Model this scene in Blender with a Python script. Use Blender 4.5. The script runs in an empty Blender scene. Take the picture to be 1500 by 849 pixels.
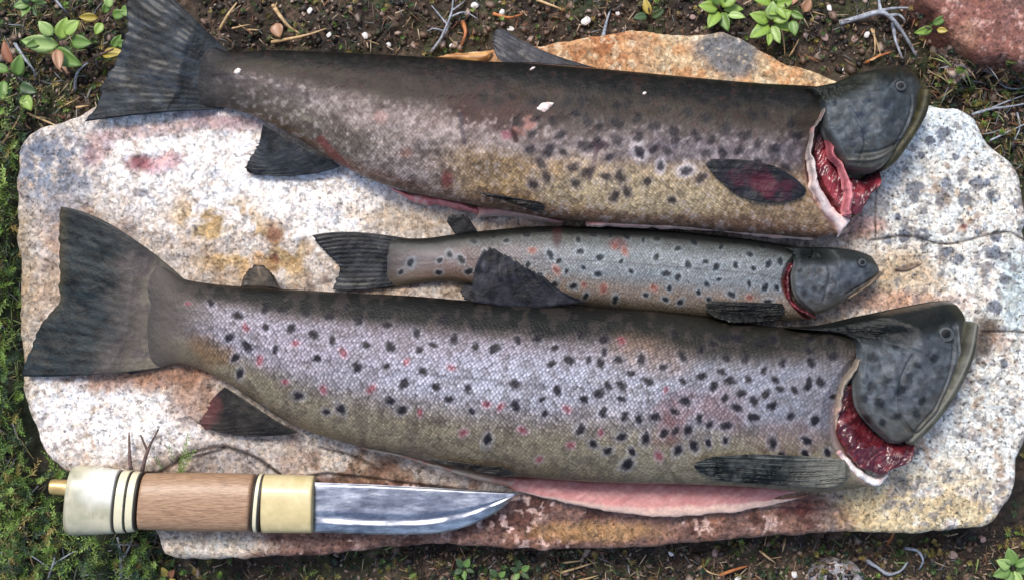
import bpy, math, random
import numpy as np
from mathutils import Vector

# ------------------------------------------------------------------ camera, light, exposure
SC = bpy.context.scene
COL = SC.collection
S = 0.5 / 1500.0          # metres per photo pixel on the plane z = 0 (the top of the slab)
H = 0.62                  # camera height above the slab
cam = bpy.data.cameras.new('camera'); camo = bpy.data.objects.new('camera', cam); COL.objects.link(camo)
camo.location = (0, 0, H); camo.rotation_euler = (0, 0, 0)
cam.sensor_width = 36; cam.lens = 36 * H / 0.5; cam.clip_start = 0.01; cam.clip_end = 200
SC.camera = camo
SUN_EL, SUN_AZ = math.radians(58), math.radians(-28)     # azimuth from +Y, clockwise positive
w = bpy.data.worlds.new('World'); SC.world = w; w.use_nodes = True
nt = w.node_tree; bg = nt.nodes['Background']
sky = nt.nodes.new('ShaderNodeTexSky'); sky.sky_type = 'NISHITA'; sky.sun_disc = False
sky.sun_elevation = SUN_EL; sky.sun_rotation = SUN_AZ; sky.dust_density = 3.0; sky.air_density = 1.0; sky.ozone_density = 1.0
nt.links.new(sky.outputs[0], bg.inputs[0]); bg.inputs[1].default_value = 0.115
sl = bpy.data.lights.new('sun', 'SUN'); sl.energy = 1.5; sl.angle = math.radians(16); sl.color = (1, .95, .88)
slo = bpy.data.objects.new('sun', sl); COL.objects.link(slo)
d = Vector((math.sin(SUN_AZ) * math.cos(SUN_EL), math.cos(SUN_AZ) * math.cos(SUN_EL), math.sin(SUN_EL)))
slo.rotation_euler = d.to_track_quat('Z', 'Y').to_euler()
SC.view_settings.view_transform = 'Standard'; SC.view_settings.look = 'None'
SC.view_settings.exposure = 0.9; SC.view_settings.gamma = 1

rng = np.random.default_rng(7); random.seed(7)

# ------------------------------------------------------------------ helpers
def lin(c):
    c = np.asarray(c, float) / 255.0
    return np.where(c <= .04045, c / 12.92, ((c + .055) / 1.055) ** 2.4)
def h2(ix, iy, seed):
    n = (ix.astype(np.int64) * 374761393 + iy.astype(np.int64) * 668265263 + seed * 974634777) & 0xffffffff
    n = ((n ^ (n >> 13)) * 1274126177) & 0xffffffff
    n = ((n ^ (n >> 16)) * 2246822519) & 0xffffffff
    return ((n ^ (n >> 15)) & 0xffffff) / float(0xffffff)
def vn(x, y, seed=0):
    ix = np.floor(x); iy = np.floor(y); fx = x - ix; fy = y - iy
    fx = fx * fx * (3 - 2 * fx); fy = fy * fy * (3 - 2 * fy)
    a = h2(ix, iy, seed); b = h2(ix + 1, iy, seed); c = h2(ix, iy + 1, seed); e = h2(ix + 1, iy + 1, seed)
    return (a * (1 - fx) + b * fx) * (1 - fy) + (c * (1 - fx) + e * fx) * fy
def fbm(x, y, sc, octv=4, seed=0):            # sc = feature size in px; result ~0..1
    r = 0; a = 1; t = 0
    for i in range(octv):
        r = r + a * vn(x / sc + 17.3 * i, y / sc + 9.1 * i, seed + i * 31); t += a; a *= .5; sc *= .5
    return r / t
def sm(a, b, x):
    t = np.clip((x - a) / (b - a), 0, 1); return t * t * (3 - 2 * t)
def mix(C, m, c):
    c = lin(c) if np.ndim(c) == 1 else c
    m = np.clip(m, 0, 1)[:, None]; return C * (1 - m) + c * m
def blob(X, Y, x, y, rx, ry=None, ang=0, soft=.5, wob=0, seed=3):
    ry = ry or rx; ca, sa = math.cos(math.radians(ang)), math.sin(math.radians(ang))
    dx, dy = X - x, Y - y
    q = np.sqrt(((dx * ca + dy * sa) / rx) ** 2 + ((-dx * sa + dy * ca) / ry) ** 2)
    if wob: q = q + wob * (fbm(X, Y, max(3, min(rx, ry)), 3, seed) - .5) * 2
    return 1 - sm(1 - soft, 1 + soft, q)
def seg_dist(X, Y, pts):
    if len(pts) > 2: pts = [tuple(p) for p in smooth(pts, len(pts) * 4)]
    best = np.full(X.shape, 1e9)
    for (x0, y0), (x1, y1) in zip(pts[:-1], pts[1:]):
        dx, dy = x1 - x0, y1 - y0; t = np.clip(((X - x0) * dx + (Y - y0) * dy) / (dx * dx + dy * dy + 1e-9), 0, 1)
        best = np.minimum(best, np.hypot(X - x0 - t * dx, Y - y0 - t * dy))
    return best
def smooth(pts, n, closed=False):
    p = np.asarray(pts, float); m = len(p)
    if m == 2: return p[0] + (p[1] - p[0]) * np.linspace(0, 1, n)[:, None]
    ext = np.vstack([p[-1], p, p[0], p[1]]) if closed else np.vstack([2 * p[0] - p[1], p, 2 * p[-1] - p[-2]])
    k = m if closed else m - 1; out = []
    for i in range(k):
        a, b, c, e = ext[i:i + 4]; t = np.linspace(0, 1, 24, endpoint=False)[:, None]
        out.append(.5 * (2 * b + (c - a) * t + (2 * a - 5 * b + 4 * c - e) * t ** 2 + (3 * b - a - 3 * c + e) * t ** 3))
    if not closed: out.append(p[-1:])
    q = np.vstack(out)
    if closed: q = np.vstack([q, q[:1]])
    L = np.concatenate([[0], np.cumsum(np.hypot(*np.diff(q, axis=0).T))])
    s = np.linspace(0, L[-1], n); return np.stack([np.interp(s, L, q[:, i]) for i in range(q.shape[1])], 1)
def w_of(X, Y, z, zref=None):                 # photo pixel -> metres, for a thing standing at height zref
    k = S * (H - (z if zref is None else zref)) / H
    return (X - 750) * k, (424.5 - Y) * k
def px_of(x, y, z):
    k = H / (H - z) / S; return 750 + x * k, 424.5 - y * k

# height raster of what is already lying there (photo pixels), used to rest things on each other
PAD = 60; ZH = np.full((849 + 2 * PAD, 1500 + 2 * PAD), -.05)
def raster(co):
    px, py = px_of(co[:, 0], co[:, 1], co[:, 2]); ix = np.round(px).astype(int) + PAD; iy = np.round(py).astype(int) + PAD
    tmp = np.full(ZH.shape, -1.)
    ok = (ix > 1) & (iy > 1) & (ix < ZH.shape[1] - 2) & (iy < ZH.shape[0] - 2)
    np.maximum.at(tmp, (iy[ok], ix[ok]), co[ok, 2])
    for _ in range(2):
        t = tmp.copy()
        for dx, dy in ((1, 0), (-1, 0), (0, 1), (0, -1)):
            t = np.where(t < -.9, np.roll(tmp, (dy, dx), (0, 1)), t)
        tmp = t
    ZH[:] = np.maximum(ZH, tmp)
def zat(X, Y, r=0):
    X = np.atleast_1d(X); Y = np.atleast_1d(Y)
    ix = np.clip(np.round(X).astype(int) + PAD, r, ZH.shape[1] - 1 - r); iy = np.clip(np.round(Y).astype(int) + PAD, r, ZH.shape[0] - 1 - r)
    if not r: return ZH[iy, ix]
    acc = 0; n = 0
    for a in (-r, -r // 2, 0, r // 2, r):
        for b in (-r, -r // 2, 0, r // 2, r): acc = acc + ZH[iy + a, ix + b]; n += 1
    return acc / n

def zmax(X, Y, r=9):
    m = np.full(len(X), -1.)
    for a in range(-r, r + 1, 3):
        for b in range(-r, r + 1, 3): m = np.maximum(m, zat(X + a, Y + b, 2))
    return m
def make(name, co, faces, mat, parent=None, col=None, fc=None, msk=None, smooth_=True):
    me = bpy.data.meshes.new(name); co = np.asarray(co, float)
    faces = np.asarray(faces, np.int32); n = faces.shape[1]
    me.vertices.add(len(co)); me.vertices.foreach_set('co', co.ravel())
    me.loops.add(faces.size); me.loops.foreach_set('vertex_index', faces.ravel())
    me.polygons.add(len(faces)); me.polygons.foreach_set('loop_start', np.arange(0, faces.size, n, dtype=np.int32))
    me.polygons.foreach_set('loop_total', np.full(len(faces), n, np.int32))
    me.update(calc_edges=True); me.validate()
    if smooth_: me.polygons.foreach_set('use_smooth', np.ones(len(me.polygons), bool))
    if col is not None:
        a = me.attributes.new('Col', 'FLOAT_COLOR', 'POINT'); c4 = np.ones((len(co), 4)); c4[:, :3] = np.clip(col, 0.002, .9)
        a.data.foreach_set('color', c4.ravel())
    if fc is not None:
        a = me.attributes.new('fc', 'FLOAT_VECTOR', 'POINT'); f3 = np.zeros((len(co), 3)); f3[:, :2] = fc; a.data.foreach_set('vector', f3.ravel())
    if msk is not None:
        a = me.attributes.new('msk', 'FLOAT', 'POINT'); a.data.foreach_set('value', np.asarray(msk, float))
    me.materials.append(mat); o = bpy.data.objects.new(name, me); COL.objects.link(o)
    if parent: o.parent = parent; o.matrix_parent_inverse = parent.matrix_world.inverted()
    return o
def tag(o, label=None, cat=None, group=None, kind=None):
    for k, v in (('label', label), ('category', cat), ('group', group), ('kind', kind)):
        if v: o[k] = v
    return o
def empty(name, label, cat, px, py, z, group=None):
    o = bpy.data.objects.new(name, None); x, y = w_of(px, py, z); o.location = (x, y, z); o.empty_display_size = .01
    COL.objects.link(o); bpy.context.view_layer.update(); return tag(o, label, cat, group)
def grid_faces(nu, nv, wrap_v=False):
    i = np.arange(nu - 1)[:, None]; j = np.arange(nv if wrap_v else nv - 1)[None, :]; j2 = (j + 1) % nv
    return np.stack([i * nv + j, i * nv + j2, (i + 1) * nv + j2, (i + 1) * nv + j], -1).reshape(-1, 4)
def across(rails, nu, v):                     # rails -> (nu, nv) pixel positions
    R = [smooth(r, nu) for r in rails]; v = np.asarray(v)[None, :, None]
    if len(R) == 2: return R[0][:, None] * (1 - v) + R[1][:, None] * v
    if len(R) == 3:
        return R[0][:, None] * (2 * (v - .5) * (v - 1)) + R[1][:, None] * (-4 * v * (v - 1)) + R[2][:, None] * (2 * v * (v - .5))
    k = len(R) - 1; P = np.stack(R, 0); f = np.clip(v[0, :, 0] * k, 0, k - 1e-6); i = f.astype(int); t = (f - i)[None, :, None]
    g = lambda a: P[np.clip(a, 0, k)].transpose(1, 0, 2)
    p0, p1, p2, p3 = g(i - 1), g(i), g(i + 1), g(i + 2)
    p0 = np.where((i == 0)[None, :, None], 2 * p1 - p2, p0); p3 = np.where((i == k - 1)[None, :, None], 2 * p2 - p1, p3)
    return .5 * (2 * p1 + (p2 - p0) * t + (2 * p0 - 5 * p1 + 4 * p2 - p3) * t ** 2 + (3 * p1 - p0 - 3 * p2 + p3) * t ** 3)
def tube_body(name, rails, nu, nup, nlo, hf, colf, mat, parent, zbase=0.0, expo=.86, seed=1, lump=.0016, mskf=None):
    th = np.concatenate([np.linspace(0, math.pi, nup, endpoint=False), np.linspace(math.pi, 2 * math.pi, nlo, endpoint=False)])
    v = (1 - np.cos(th)) / 2; P = across(rails, nu, v); u = np.linspace(0, 1, nu)[:, None]; h = hf(u)
    s = np.sin(th)[None, :]; zz = .5 + .5 * np.sign(s) * np.abs(s) ** expo
    z = zbase + h * zz
    zmid = zbase + .5 * h
    U = np.broadcast_to(u, z.shape); V = np.broadcast_to(v[None], z.shape)
    z = z + lump * (fbm(P[..., 0], P[..., 1] * 1.6, 85, 5, seed) - .5) * 2 * np.clip(s, 0, 1)
    k = S * (H - zmid) / H
    x = (P[..., 0] - 750) * k; y = (424.5 - P[..., 1]) * k
    co = np.stack([x, y, z], -1).reshape(-1, 3); px, py = px_of(co[:, 0], co[:, 1], co[:, 2])
    # surface coordinates for the scales
    L = np.concatenate([[0], np.cumsum(np.hypot(*np.diff(P.mean(1), axis=0).T))])[:, None] + 0 * z
    wd = np.hypot(*(P[:, 0] - P[:, nup]).T)[:, None]; arc = np.where(s >= 0, th[None, :] / math.pi, 0) * wd * 1.25
    top = s.ravel() > -.05
    C = colf(px, py, U.ravel(), V.ravel()); C = 1.38 * np.clip(C, 0, 1) ** 1.25 * np.array([1.02, 1.0, .96]); C = C * .8 + .2 * C.mean(1, keepdims=True); m = mskf(px, py, U.ravel(), V.ravel()) if mskf else np.ones(len(px))
    faces = grid_faces(nu, len(th), True)[:, ::-1]
    o = make(name, co, faces, mat, parent, C, np.stack([L.ravel(), arc.ravel()], 1), m)
    raster(co); return o
def sheet(name, rails, nu, nv, zf, thick, colf, mat, parent, zref=None, msk=0.0, edge=.0, ras=True, rimw=2.5, jit=0):
    v = np.linspace(0, 1, nv); P = across(rails, nu, v)
    if jit: a_, b_ = P[..., 0].ravel(), P[..., 1].ravel(); P = P + jit * np.stack([fbm(a_, b_, 16, 4, 811) - .5, fbm(a_, b_, 16, 4, 812) - .5], 1).reshape(P.shape)
    u = np.linspace(0, 1, nu)
    U, V = np.meshgrid(u, v, indexing='ij'); z = zf(U, V, P[..., 0], P[..., 1])
    zr = float(np.mean(z)) if zref is None else zref
    x, y = w_of(P[..., 0], P[..., 1], 0, zr)
    e = np.minimum(np.minimum(U, 1 - U) * nu, np.minimum(V, 1 - V) * nv); ed = np.sqrt(1 - (1 - np.clip(e / rimw, 0, 1)) ** 2)
    zt = z - thick * .5 * (1 - ed); zb = z - thick * (.5 + .5 * ed)
    top = np.stack([x, y, zt], -1).reshape(-1, 3); bot = np.stack([x, y, zb], -1).reshape(-1, 3)
    f = grid_faces(nu, nv); n = nu * nv
    # close the rim
    ring = np.concatenate([np.arange(nv), np.arange(1, nu) * nv + nv - 1, (nu - 1) * nv + np.arange(nv - 2, -1, -1), np.arange(nu - 2, 0, -1) * nv])
    r2 = np.roll(ring, -1); rim = np.stack([ring, r2, r2 + n, ring + n], 1)
    faces = np.vstack([f, f[:, ::-1] + n, rim[:, ::-1]])
    # orient upward
    a, b, c = top[f[len(f) // 2][0]], top[f[len(f) // 2][1]], top[f[len(f) // 2][2]]
    if np.cross(b - a, c - a)[2] < 0: faces = faces[:, ::-1]
    co = np.vstack([top, bot]); px, py = px_of(co[:, 0], co[:, 1], co[:, 2])
    C = colf(px, py, np.tile(U.ravel(), 2), np.tile(V.ravel(), 2))
    o = make(name, co, faces, mat, parent, C, np.stack([px, py], 1), np.full(len(co), msk))
    if ras: raster(top)
    return o
def tube(name, pts, rad, mat, parent=None, sides=6, taper=.4):   # pts metres, one tapering stick
    p = smooth(pts, max(4, len(pts) * 3)) if len(pts) > 2 else smooth(np.array([pts[0], (np.array(pts[0]) + pts[1]) / 2, pts[1]]), 4)
    n = len(p); T = np.gradient(p, axis=0); T /= np.linalg.norm(T, axis=1)[:, None] + 1e-12
    up = np.array([0, 0, 1.]); A = np.cross(T, up); A /= np.linalg.norm(A, axis=1)[:, None] + 1e-9
    bad = np.linalg.norm(A, axis=1) < .5; A[bad] = (1, 0, 0); B = np.cross(A, T)
    a = np.arange(sides) / sides * 2 * math.pi; r = rad * np.linspace(1, taper, n) * (1 + .25 * (rng.random(n) - .5))
    co = p[:, None] + r[:, None, None] * (A[:, None] * np.cos(a)[None, :, None] + B[:, None] * np.sin(a)[None, :, None])
    co = np.concatenate([co.reshape(-1, 3), p[:1], p[-1:]]); f = grid_faces(n, sides, True)
    m = n * sides; cap = [[m, (j + 1) % sides, j, m] for j in range(sides)]
    tri = [(m, (j + 1) % sides, j) for j in range(sides)] + [(m + 1, (n - 1) * sides + j, (n - 1) * sides + (j + 1) % sides) for j in range(sides)]
    me = bpy.data.meshes.new(name); me.from_pydata(co.tolist(), [], f.tolist() + [list(t) for t in tri]); me.update()
    me.polygons.foreach_set('use_smooth', np.ones(len(me.polygons), bool)); me.materials.append(mat)
    o = bpy.data.objects.new(name, me); COL.objects.link(o)
    if parent: o.parent = parent; o.matrix_parent_inverse = parent.matrix_world.inverted()
    return o

# ------------------------------------------------------------------ materials
class N:
    def __init__(s, name):
        s.m = bpy.data.materials.new(name); s.m.use_nodes = True; s.t = s.m.node_tree; s.b = s.t.nodes['Principled BSDF']
    def n(s, t, **k):
        q = s.t.nodes.new(t)
        for a, v in k.items():
            if a.startswith('_'): q.inputs[a[1:].replace('_', ' ')].default_value = v
            else: setattr(q, a, v)
        return q
    def l(s, a, b): s.t.links.new(a, b)
    def math(s, op, a, b=None, clamp=False):
        q = s.n('ShaderNodeMath', operation=op); q.use_clamp = clamp
        for i, v in enumerate((a, b)):
            if v is None: continue
            if isinstance(v, (int, float)): q.inputs[i].default_value = v
            else: s.l(v, q.inputs[i])
        return q.outputs[0]
    def ramp(s, f, stops):
        q = s.n('ShaderNodeValToRGB'); e = q.color_ramp.elements
        while len(e) < len(stops): e.new(.5)
        for el, (p, c) in zip(e, stops): el.position = p; el.color = (*(lin(c) if len(c) == 3 and max(c) > 1 else c), 1)
        s.l(f, q.inputs[0]); return q.outputs[0]
    def mixc(s, f, a, b, mode='MIX'):
        q = s.n('ShaderNodeMix', data_type='RGBA', blend_type=mode)
        for i, v in ((0, f), (6, a), (7, b)):
            if isinstance(v, (int, float)): q.inputs[i].default_value = v
            elif isinstance(v, tuple): q.inputs[i].default_value = (*v, 1)
            else: s.l(v, q.inputs[i])
        return q.outputs[2]
    def noise(s, vec, sc, det=4, rough=.6):
        q = s.n('ShaderNodeTexNoise'); q.inputs['Scale'].default_value = sc; q.inputs['Detail'].default_value = det; q.inputs['Roughness'].default_value = rough
        if vec is not None: s.l(vec, q.inputs['Vector'])
        return q.outputs['Fac']
    def bump(s, h, dist, st=1.0, nrm=None):
        q = s.n('ShaderNodeBump'); q.inputs['Distance'].default_value = dist; q.inputs['Strength'].default_value = st; s.l(h, q.inputs['Height'])
        if nrm is not None: s.l(nrm, q.inputs['Normal'])
        return q.outputs[0]
def objco(m): return m.n('ShaderNodeTexCoord').outputs['Object']

def mat_fish(name, rough=.38, metal=.12, coat=.1, gain=.6, period=4.5):
    m = N(name); c = m.n('ShaderNodeAttribute', attribute_name='Col').outputs['Color']
    fc = m.n('ShaderNodeAttribute', attribute_name='fc').outputs['Vector']; mk = m.n('ShaderNodeAttribute', attribute_name='msk').outputs['Fac']
    nz = m.n('ShaderNodeTexNoise'); nz.inputs['Scale'].default_value = .02; nz.inputs['Detail'].default_value = 3; m.l(fc, nz.inputs['Vector'])
    off = m.n('ShaderNodeVectorMath', operation='SCALE'); m.l(nz.outputs['Color'], off.inputs[0]); off.inputs['Scale'].default_value = 7
    ad = m.n('ShaderNodeVectorMath', operation='ADD'); m.l(fc, ad.inputs[0]); m.l(off.outputs[0], ad.inputs[1])
    mp = m.n('ShaderNodeMapping'); mp.inputs['Rotation'].default_value = (0, 0, math.radians(45)); mp.inputs['Scale'].default_value = (1, 1, 0); m.l(ad.outputs[0], mp.inputs[0])
    vo = m.n('ShaderNodeTexVoronoi'); vo.voronoi_dimensions = '2D'; vo.inputs['Scale'].default_value = 1 / period; vo.inputs['Randomness'].default_value = .5; m.l(mp.outputs[0], vo.inputs['Vector'])
    vs = m.n('ShaderNodeSeparateColor'); m.l(vo.outputs['Color'], vs.inputs[0])
    f = m.math('SUBTRACT', 1.05, m.math('MULTIPLY', vo.outputs['Distance'], 1.25))
    f = m.math('MULTIPLY', f, m.math('ADD', m.math('MULTIPLY', vs.outputs[0], .75), .5))
    fine = m.noise(fc, .55, 3, .7); mid = m.noise(fc, .12, 3, .6)
    sc = m.math('MULTIPLY', mk, m.math('ADD', m.math('MULTIPLY', mid, 1.3), -.05), True)
    shade = m.math('ADD', m.math('MULTIPLY', f, 1.0), m.math('MULTIPLY', fine, .5))      # 0..1.5
    mul = m.math('ADD', m.math('MULTIPLY', m.math('SUBTRACT', shade, .72), 2.5), 1.0)  # scale-to-scale contrast; the brightest cells put wet glints into the colour
    one = m.math('ADD', m.math('MULTIPLY', m.math('SUBTRACT', mul, 1.0), sc), 1.0)
    fine2 = m.math('ADD', m.math('MULTIPLY', fine, .5), .75)
    tot = m.math('MULTIPLY', m.math('MULTIPLY', m.math('MAXIMUM', one, .12), fine2), gain)
    cc = m.n('ShaderNodeVectorMath', operation='SCALE'); m.l(c, cc.inputs[0]); m.l(tot, cc.inputs['Scale'])
    m.l(cc.outputs[0], m.b.inputs['Base Color'])
    hgt = m.math('ADD', m.math('MULTIPLY', m.math('MULTIPLY', f, sc), 1.2), m.math('MULTIPLY', m.noise(fc, .16, 6, .7), 1.3))
    m.l(m.bump(hgt, .0006, .6), m.b.inputs['Normal'])
    rr = m.math('ADD', m.math('MULTIPLY', m.noise(fc, .05, 3), .35), rough - .15); m.l(rr, m.b.inputs['Roughness'])
    m.b.inputs['Metallic'].default_value = metal; m.b.inputs['Specular IOR Level'].default_value = .2; m.b.inputs['Coat Weight'].default_value = coat; m.b.inputs['Coat Roughness'].default_value = .2; m.l(m.bump(m.noise(fc, .22, 5, .65), .0011, .8), m.b.inputs['Coat Normal'])
    return m.m
M_SKIN = mat_fish('fish_skin'); M_SKIN_S = mat_fish('small_fish_skin', period=3.4); M_HEAD = mat_fish('fish_head', .3, .05, .16, gain=.5)
def mat_vcol(name, rough=.5, bsc=300, bst=.5, bd=.0006, coat=0, spec=.5, sub=0, vary=.5, nsc=900, trans=False):
    m = N(name); c = m.n('ShaderNodeAttribute', attribute_name='Col').outputs['Color']; oc = objco(m)
    n1 = m.noise(oc, nsc, 3, .7); f = m.math('ADD', m.math('MULTIPLY', n1, vary * 2), 1 - vary)
    cc = m.n('ShaderNodeVectorMath', operation='SCALE'); m.l(c, cc.inputs[0]); m.l(f, cc.inputs['Scale']); m.l(cc.outputs[0], m.b.inputs['Base Color'])
    m.l(m.bump(m.noise(oc, bsc, 5, .65), bd, bst), m.b.inputs['Normal']); m.b.inputs['Roughness'].default_value = rough
    m.b.inputs['Coat Weight'].default_value = coat; m.b.inputs['Coat Roughness'].default_value = .15; m.b.inputs['Specular IOR Level'].default_value = spec
    if sub: m.b.inputs['Subsurface Weight'].default_value = sub; m.b.inputs['Subsurface Radius'].default_value = (.004, .002, .001); m.b.inputs['Subsurface Scale'].default_value = 1
    return m.m
M_FIN = mat_vcol('fish_fin', .45, 350, .8, .0008, .06, spec=.22, vary=.5, nsc=500)
M_FLESH = mat_vcol('fish_flesh', .5, 300, .7, .0009, .08, sub=.1, vary=.4, nsc=500)
M_GILL = mat_vcol('fish_gill', .24, 260, .6, .001, .5, vary=.5)
M_LEAF = mat_vcol('leaf', .42, 300, .3, .0003, .1, vary=.25)
M_MOSS = mat_vcol('moss', .6, 300, .0, .0003, vary=.3)
M_BONE = mat_vcol('carved_antler', .38, 250, .15, .0003, .2, vary=.2, nsc=220)

def mat_stone(name, grain=1.0):
    m = N(name); c = m.n('ShaderNodeAttribute', attribute_name='Col').outputs['Color']; mk = m.n('ShaderNodeAttribute', attribute_name='msk').outputs['Fac']
    oc = objco(m)
    vo = m.n('ShaderNodeTexVoronoi'); vo.inputs['Scale'].default_value = 330; vo.inputs['Randomness'].default_value = 1; m.l(oc, vo.inputs['Vector'])
    vs = m.n('ShaderNodeSeparateColor'); m.l(vo.outputs['Color'], vs.inputs[0])
    v2 = m.n('ShaderNodeTexVoronoi'); v2.inputs['Scale'].default_value = 800; m.l(oc, v2.inputs['Vector']); v2s = m.n('ShaderNodeSeparateColor'); m.l(v2.outputs['Color'], v2s.inputs[0])
    nz = m.noise(oc, 420, 6, .8); nz2 = m.noise(oc, 130, 4, .6)
    g = m.math('ADD', m.math('MULTIPLY', vs.outputs[0], .3), m.math('MULTIPLY', v2s.outputs[0], .45))
    g = m.math('ADD', g, m.math('MULTIPLY', m.math('SUBTRACT', nz, .5), 1.5))               # ~0.37 mean
    f = m.math('ADD', m.math('MULTIPLY', m.math('SUBTRACT', g, .37), grain), 1.0)
    f = m.math('MAXIMUM', f, .2)
    # dark mineral grains, strength from the painted mask
    dk = m.ramp(m.math('MULTIPLY', m.noise(oc, 520, 3, .6), m.math('ADD', m.math('MULTIPLY', nz2, .5), .75)), [(0.32, (1., 1., 1.)), (.42, (0., 0., 0.))])
    vs3 = m.n('ShaderNodeVectorMath', operation='SCALE'); m.l(c, vs3.inputs[0]); m.l(f, vs3.inputs['Scale'])
    warm = m.mixc(m.math('MULTIPLY', vs.outputs[1], .5), vs3.outputs[0], m.mixc(1.0, vs3.outputs[0], (1.0, .78, .55), 'MULTIPLY'))
    cool = m.mixc(m.math('MULTIPLY', v2s.outputs[1], .4), warm, m.mixc(1.0, warm, (.72, .78, .9), 'MULTIPLY'))
    fin = m.mixc(m.math('MULTIPLY', dk, mk, True), cool, m.mixc(1.0, cool, (.22, .2, .2), 'MULTIPLY'))
    m.l(fin, m.b.inputs['Base Color'])
    h = m.math('ADD', m.math('MULTIPLY', nz, 1.0), m.math('MULTIPLY', vs.outputs[2], .35))
    m.l(m.bump(h, .0018, .75), m.b.inputs['Normal']); m.b.inputs['Roughness'].default_value = .72; m.b.inputs['Specular IOR Level'].default_value = .35
    return m.m
M_STONE = mat_stone('granite', 1.5)

def mat_plain(name, stops, sc, rough=.6, bst=.5, bd=.0005, stretch=None, metal=0):
    m = N(name); oc = objco(m); v = oc
    if stretch:
        mp = m.n('ShaderNodeMapping'); mp.inputs['Scale'].default_value = stretch; m.l(oc, mp.inputs[0]); v = mp.outputs[0]
    n = m.noise(v, sc, 5, .65); m.l(m.ramp(n, stops), m.b.inputs['Base Color']); m.l(m.bump(n, bd, bst), m.b.inputs['Normal'])
    m.b.inputs['Roughness'].default_value = rough; m.b.inputs['Metallic'].default_value = metal; return m.m
M_WOOD = mat_plain('curly_birch', [(.3, (108, 82, 64)), (.5, (152, 120, 92)), (.7, (174, 144, 116))], 200, .42, .2, .0003, (1, 9, 9))
M_BLACK = mat_plain('black_spacer', [(.3, (25, 24, 22)), (.7, (45, 42, 38))], 300, .5)
M_BRASS = mat_plain('brass', [(.3, (170, 140, 90)), (.7, (205, 180, 120))], 300, .35, metal=.6)
M_STRAW = mat_plain('dry_straw', [(.3, (150, 118, 78)), (.7, (206, 180, 138))], 400, .6)
M_ORSTRAW = mat_plain('rusty_straw', [(.3, (140, 78, 40)), (.7, (190, 125, 75))], 400, .6)
M_GREY = mat_plain('grey_twig', [(.3, (96, 98, 106)), (.7, (176, 184, 196))], 400, .8, .8, .001)
M_BROWN = mat_plain('brown_twig', [(.3, (58, 46, 44)), (.7, (116, 92, 84))], 400, .8, .8, .001)
M_WHITE = mat_plain('quartz', [(.3, (205, 200, 196)), (.7, (245, 244, 242))], 300, .5, .5, .001)
M_PINKP = mat_plain('pinkish_grit', [(.3, (120, 95, 90)), (.7, (190, 165, 158))], 300, .7, .5, .001)
M_DRYLEAF = mat_plain('dry_leaf', [(.3, (128, 92, 74)), (.7, (176, 142, 118))], 300, .6, .5, .0005)
def mat_steel():
    m = N('blade_steel'); oc = objco(m); mp = m.n('ShaderNodeMapping'); mp.inputs['Scale'].default_value = (1, 3, 1); m.l(oc, mp.inputs[0])
    n = m.noise(mp.outputs[0], 60, 5, .7); ca = m.n('ShaderNodeAttribute', attribute_name='Col').outputs['Color']; m.l(m.mixc(1.0, m.ramp(n, [(.35, (120, 124, 136)), (.5, (168, 172, 182)), (.65, (222, 224, 230))]), ca, 'MULTIPLY'), m.b.inputs['Base Color'])
    m.b.inputs['Metallic'].default_value = .9; m.l(m.math('ADD', m.math('MULTIPLY', m.noise(mp.outputs[0], 90, 4), .3), .24), m.b.inputs['Roughness'])
    m.l(m.bump(m.noise(mp.outputs[0], 16, 4, .6), .0016, .6), m.b.inputs['Normal']); return m.m
M_STEEL = mat_steel()
def mat_ground():
    m = N('peaty_soil'); c = m.n('ShaderNodeAttribute', attribute_name='Col').outputs['Color']; oc = objco(m)
    n1 = m.noise(oc, 500, 6, .75); n2 = m.noise(oc, 60, 5, .7)
    f = m.math('MULTIPLY', m.math('ADD', m.math('MULTIPLY', n1, 2.4), -.2), m.math('ADD', n2, .5))
    cc = m.n('ShaderNodeVectorMath', operation='SCALE'); m.l(c, cc.inputs[0]); m.l(f, cc.inputs['Scale']); m.l(cc.outputs[0], m.b.inputs['Base Color'])
    m.l(m.bump(m.noise(oc, 260, 7, .7), .005, .9), m.b.inputs['Normal']); m.b.inputs['Roughness'].default_value = .85; return m.m
M_GROUND = mat_ground()

# ------------------------------------------------------------------ ground
ZG = -.042
def ground_z(X, Y):
    return ZG + .012 * (fbm(X, Y, 140, 4, 51) - .5) + .006 * (fbm(X, Y, 22, 4, 52) - .5) + .004 * (fbm(X, Y, 6, 2, 53) - .5)
def axis(lo, hi, step, far):
    a = np.arange(lo, hi + step, step); g = []; s = step; p = hi
    while p < far: s *= 1.07; p += s; g.append(p)
    g2 = []; s = step; p = lo
    while p > -far: s *= 1.07; p -= s; g2.append(p)
    return np.concatenate([g2[::-1], a, g])
gx = axis(-60, 1560, 3.2, 60000); gy = axis(-60, 910, 3.2, 60000)
X, Y = np.meshgrid(gx, gy, indexing='ij'); z = ground_z(X, Y)
kk = S * (H - ZG) / H
co = np.stack([(X - 750) * kk, (424.5 - Y) * kk, z], -1).reshape(-1, 3); Xr, Yr = X.ravel(), Y.ravel()
C = np.tile(lin((74, 62, 50)), (len(co), 1))
C = mix(C, sm(.45, .7, fbm(Xr, Yr, 60, 4, 61)), (46, 40, 36)); C = mix(C, sm(.5, .7, fbm(Xr, Yr, 40, 4, 62)) * .7, (66, 74, 40))
C = mix(C, sm(.6, .75, fbm(Xr, Yr, 25, 4, 63)) * .8, (112, 92, 78))
C = mix(C, sm(120, 20, Xr) * .7, (34, 48, 26)); C = mix(C, blob(Xr, Yr, 120, 800, 160, 80) * .7, (34, 48, 26))
tag(make('ground', co, grid_faces(len(gx), len(gy))[:, ::-1], M_GROUND, None, C), kind='structure')
raster(co[(np.abs(co[:, 0]) < .4) & (np.abs(co[:, 1]) < .3)])

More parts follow.
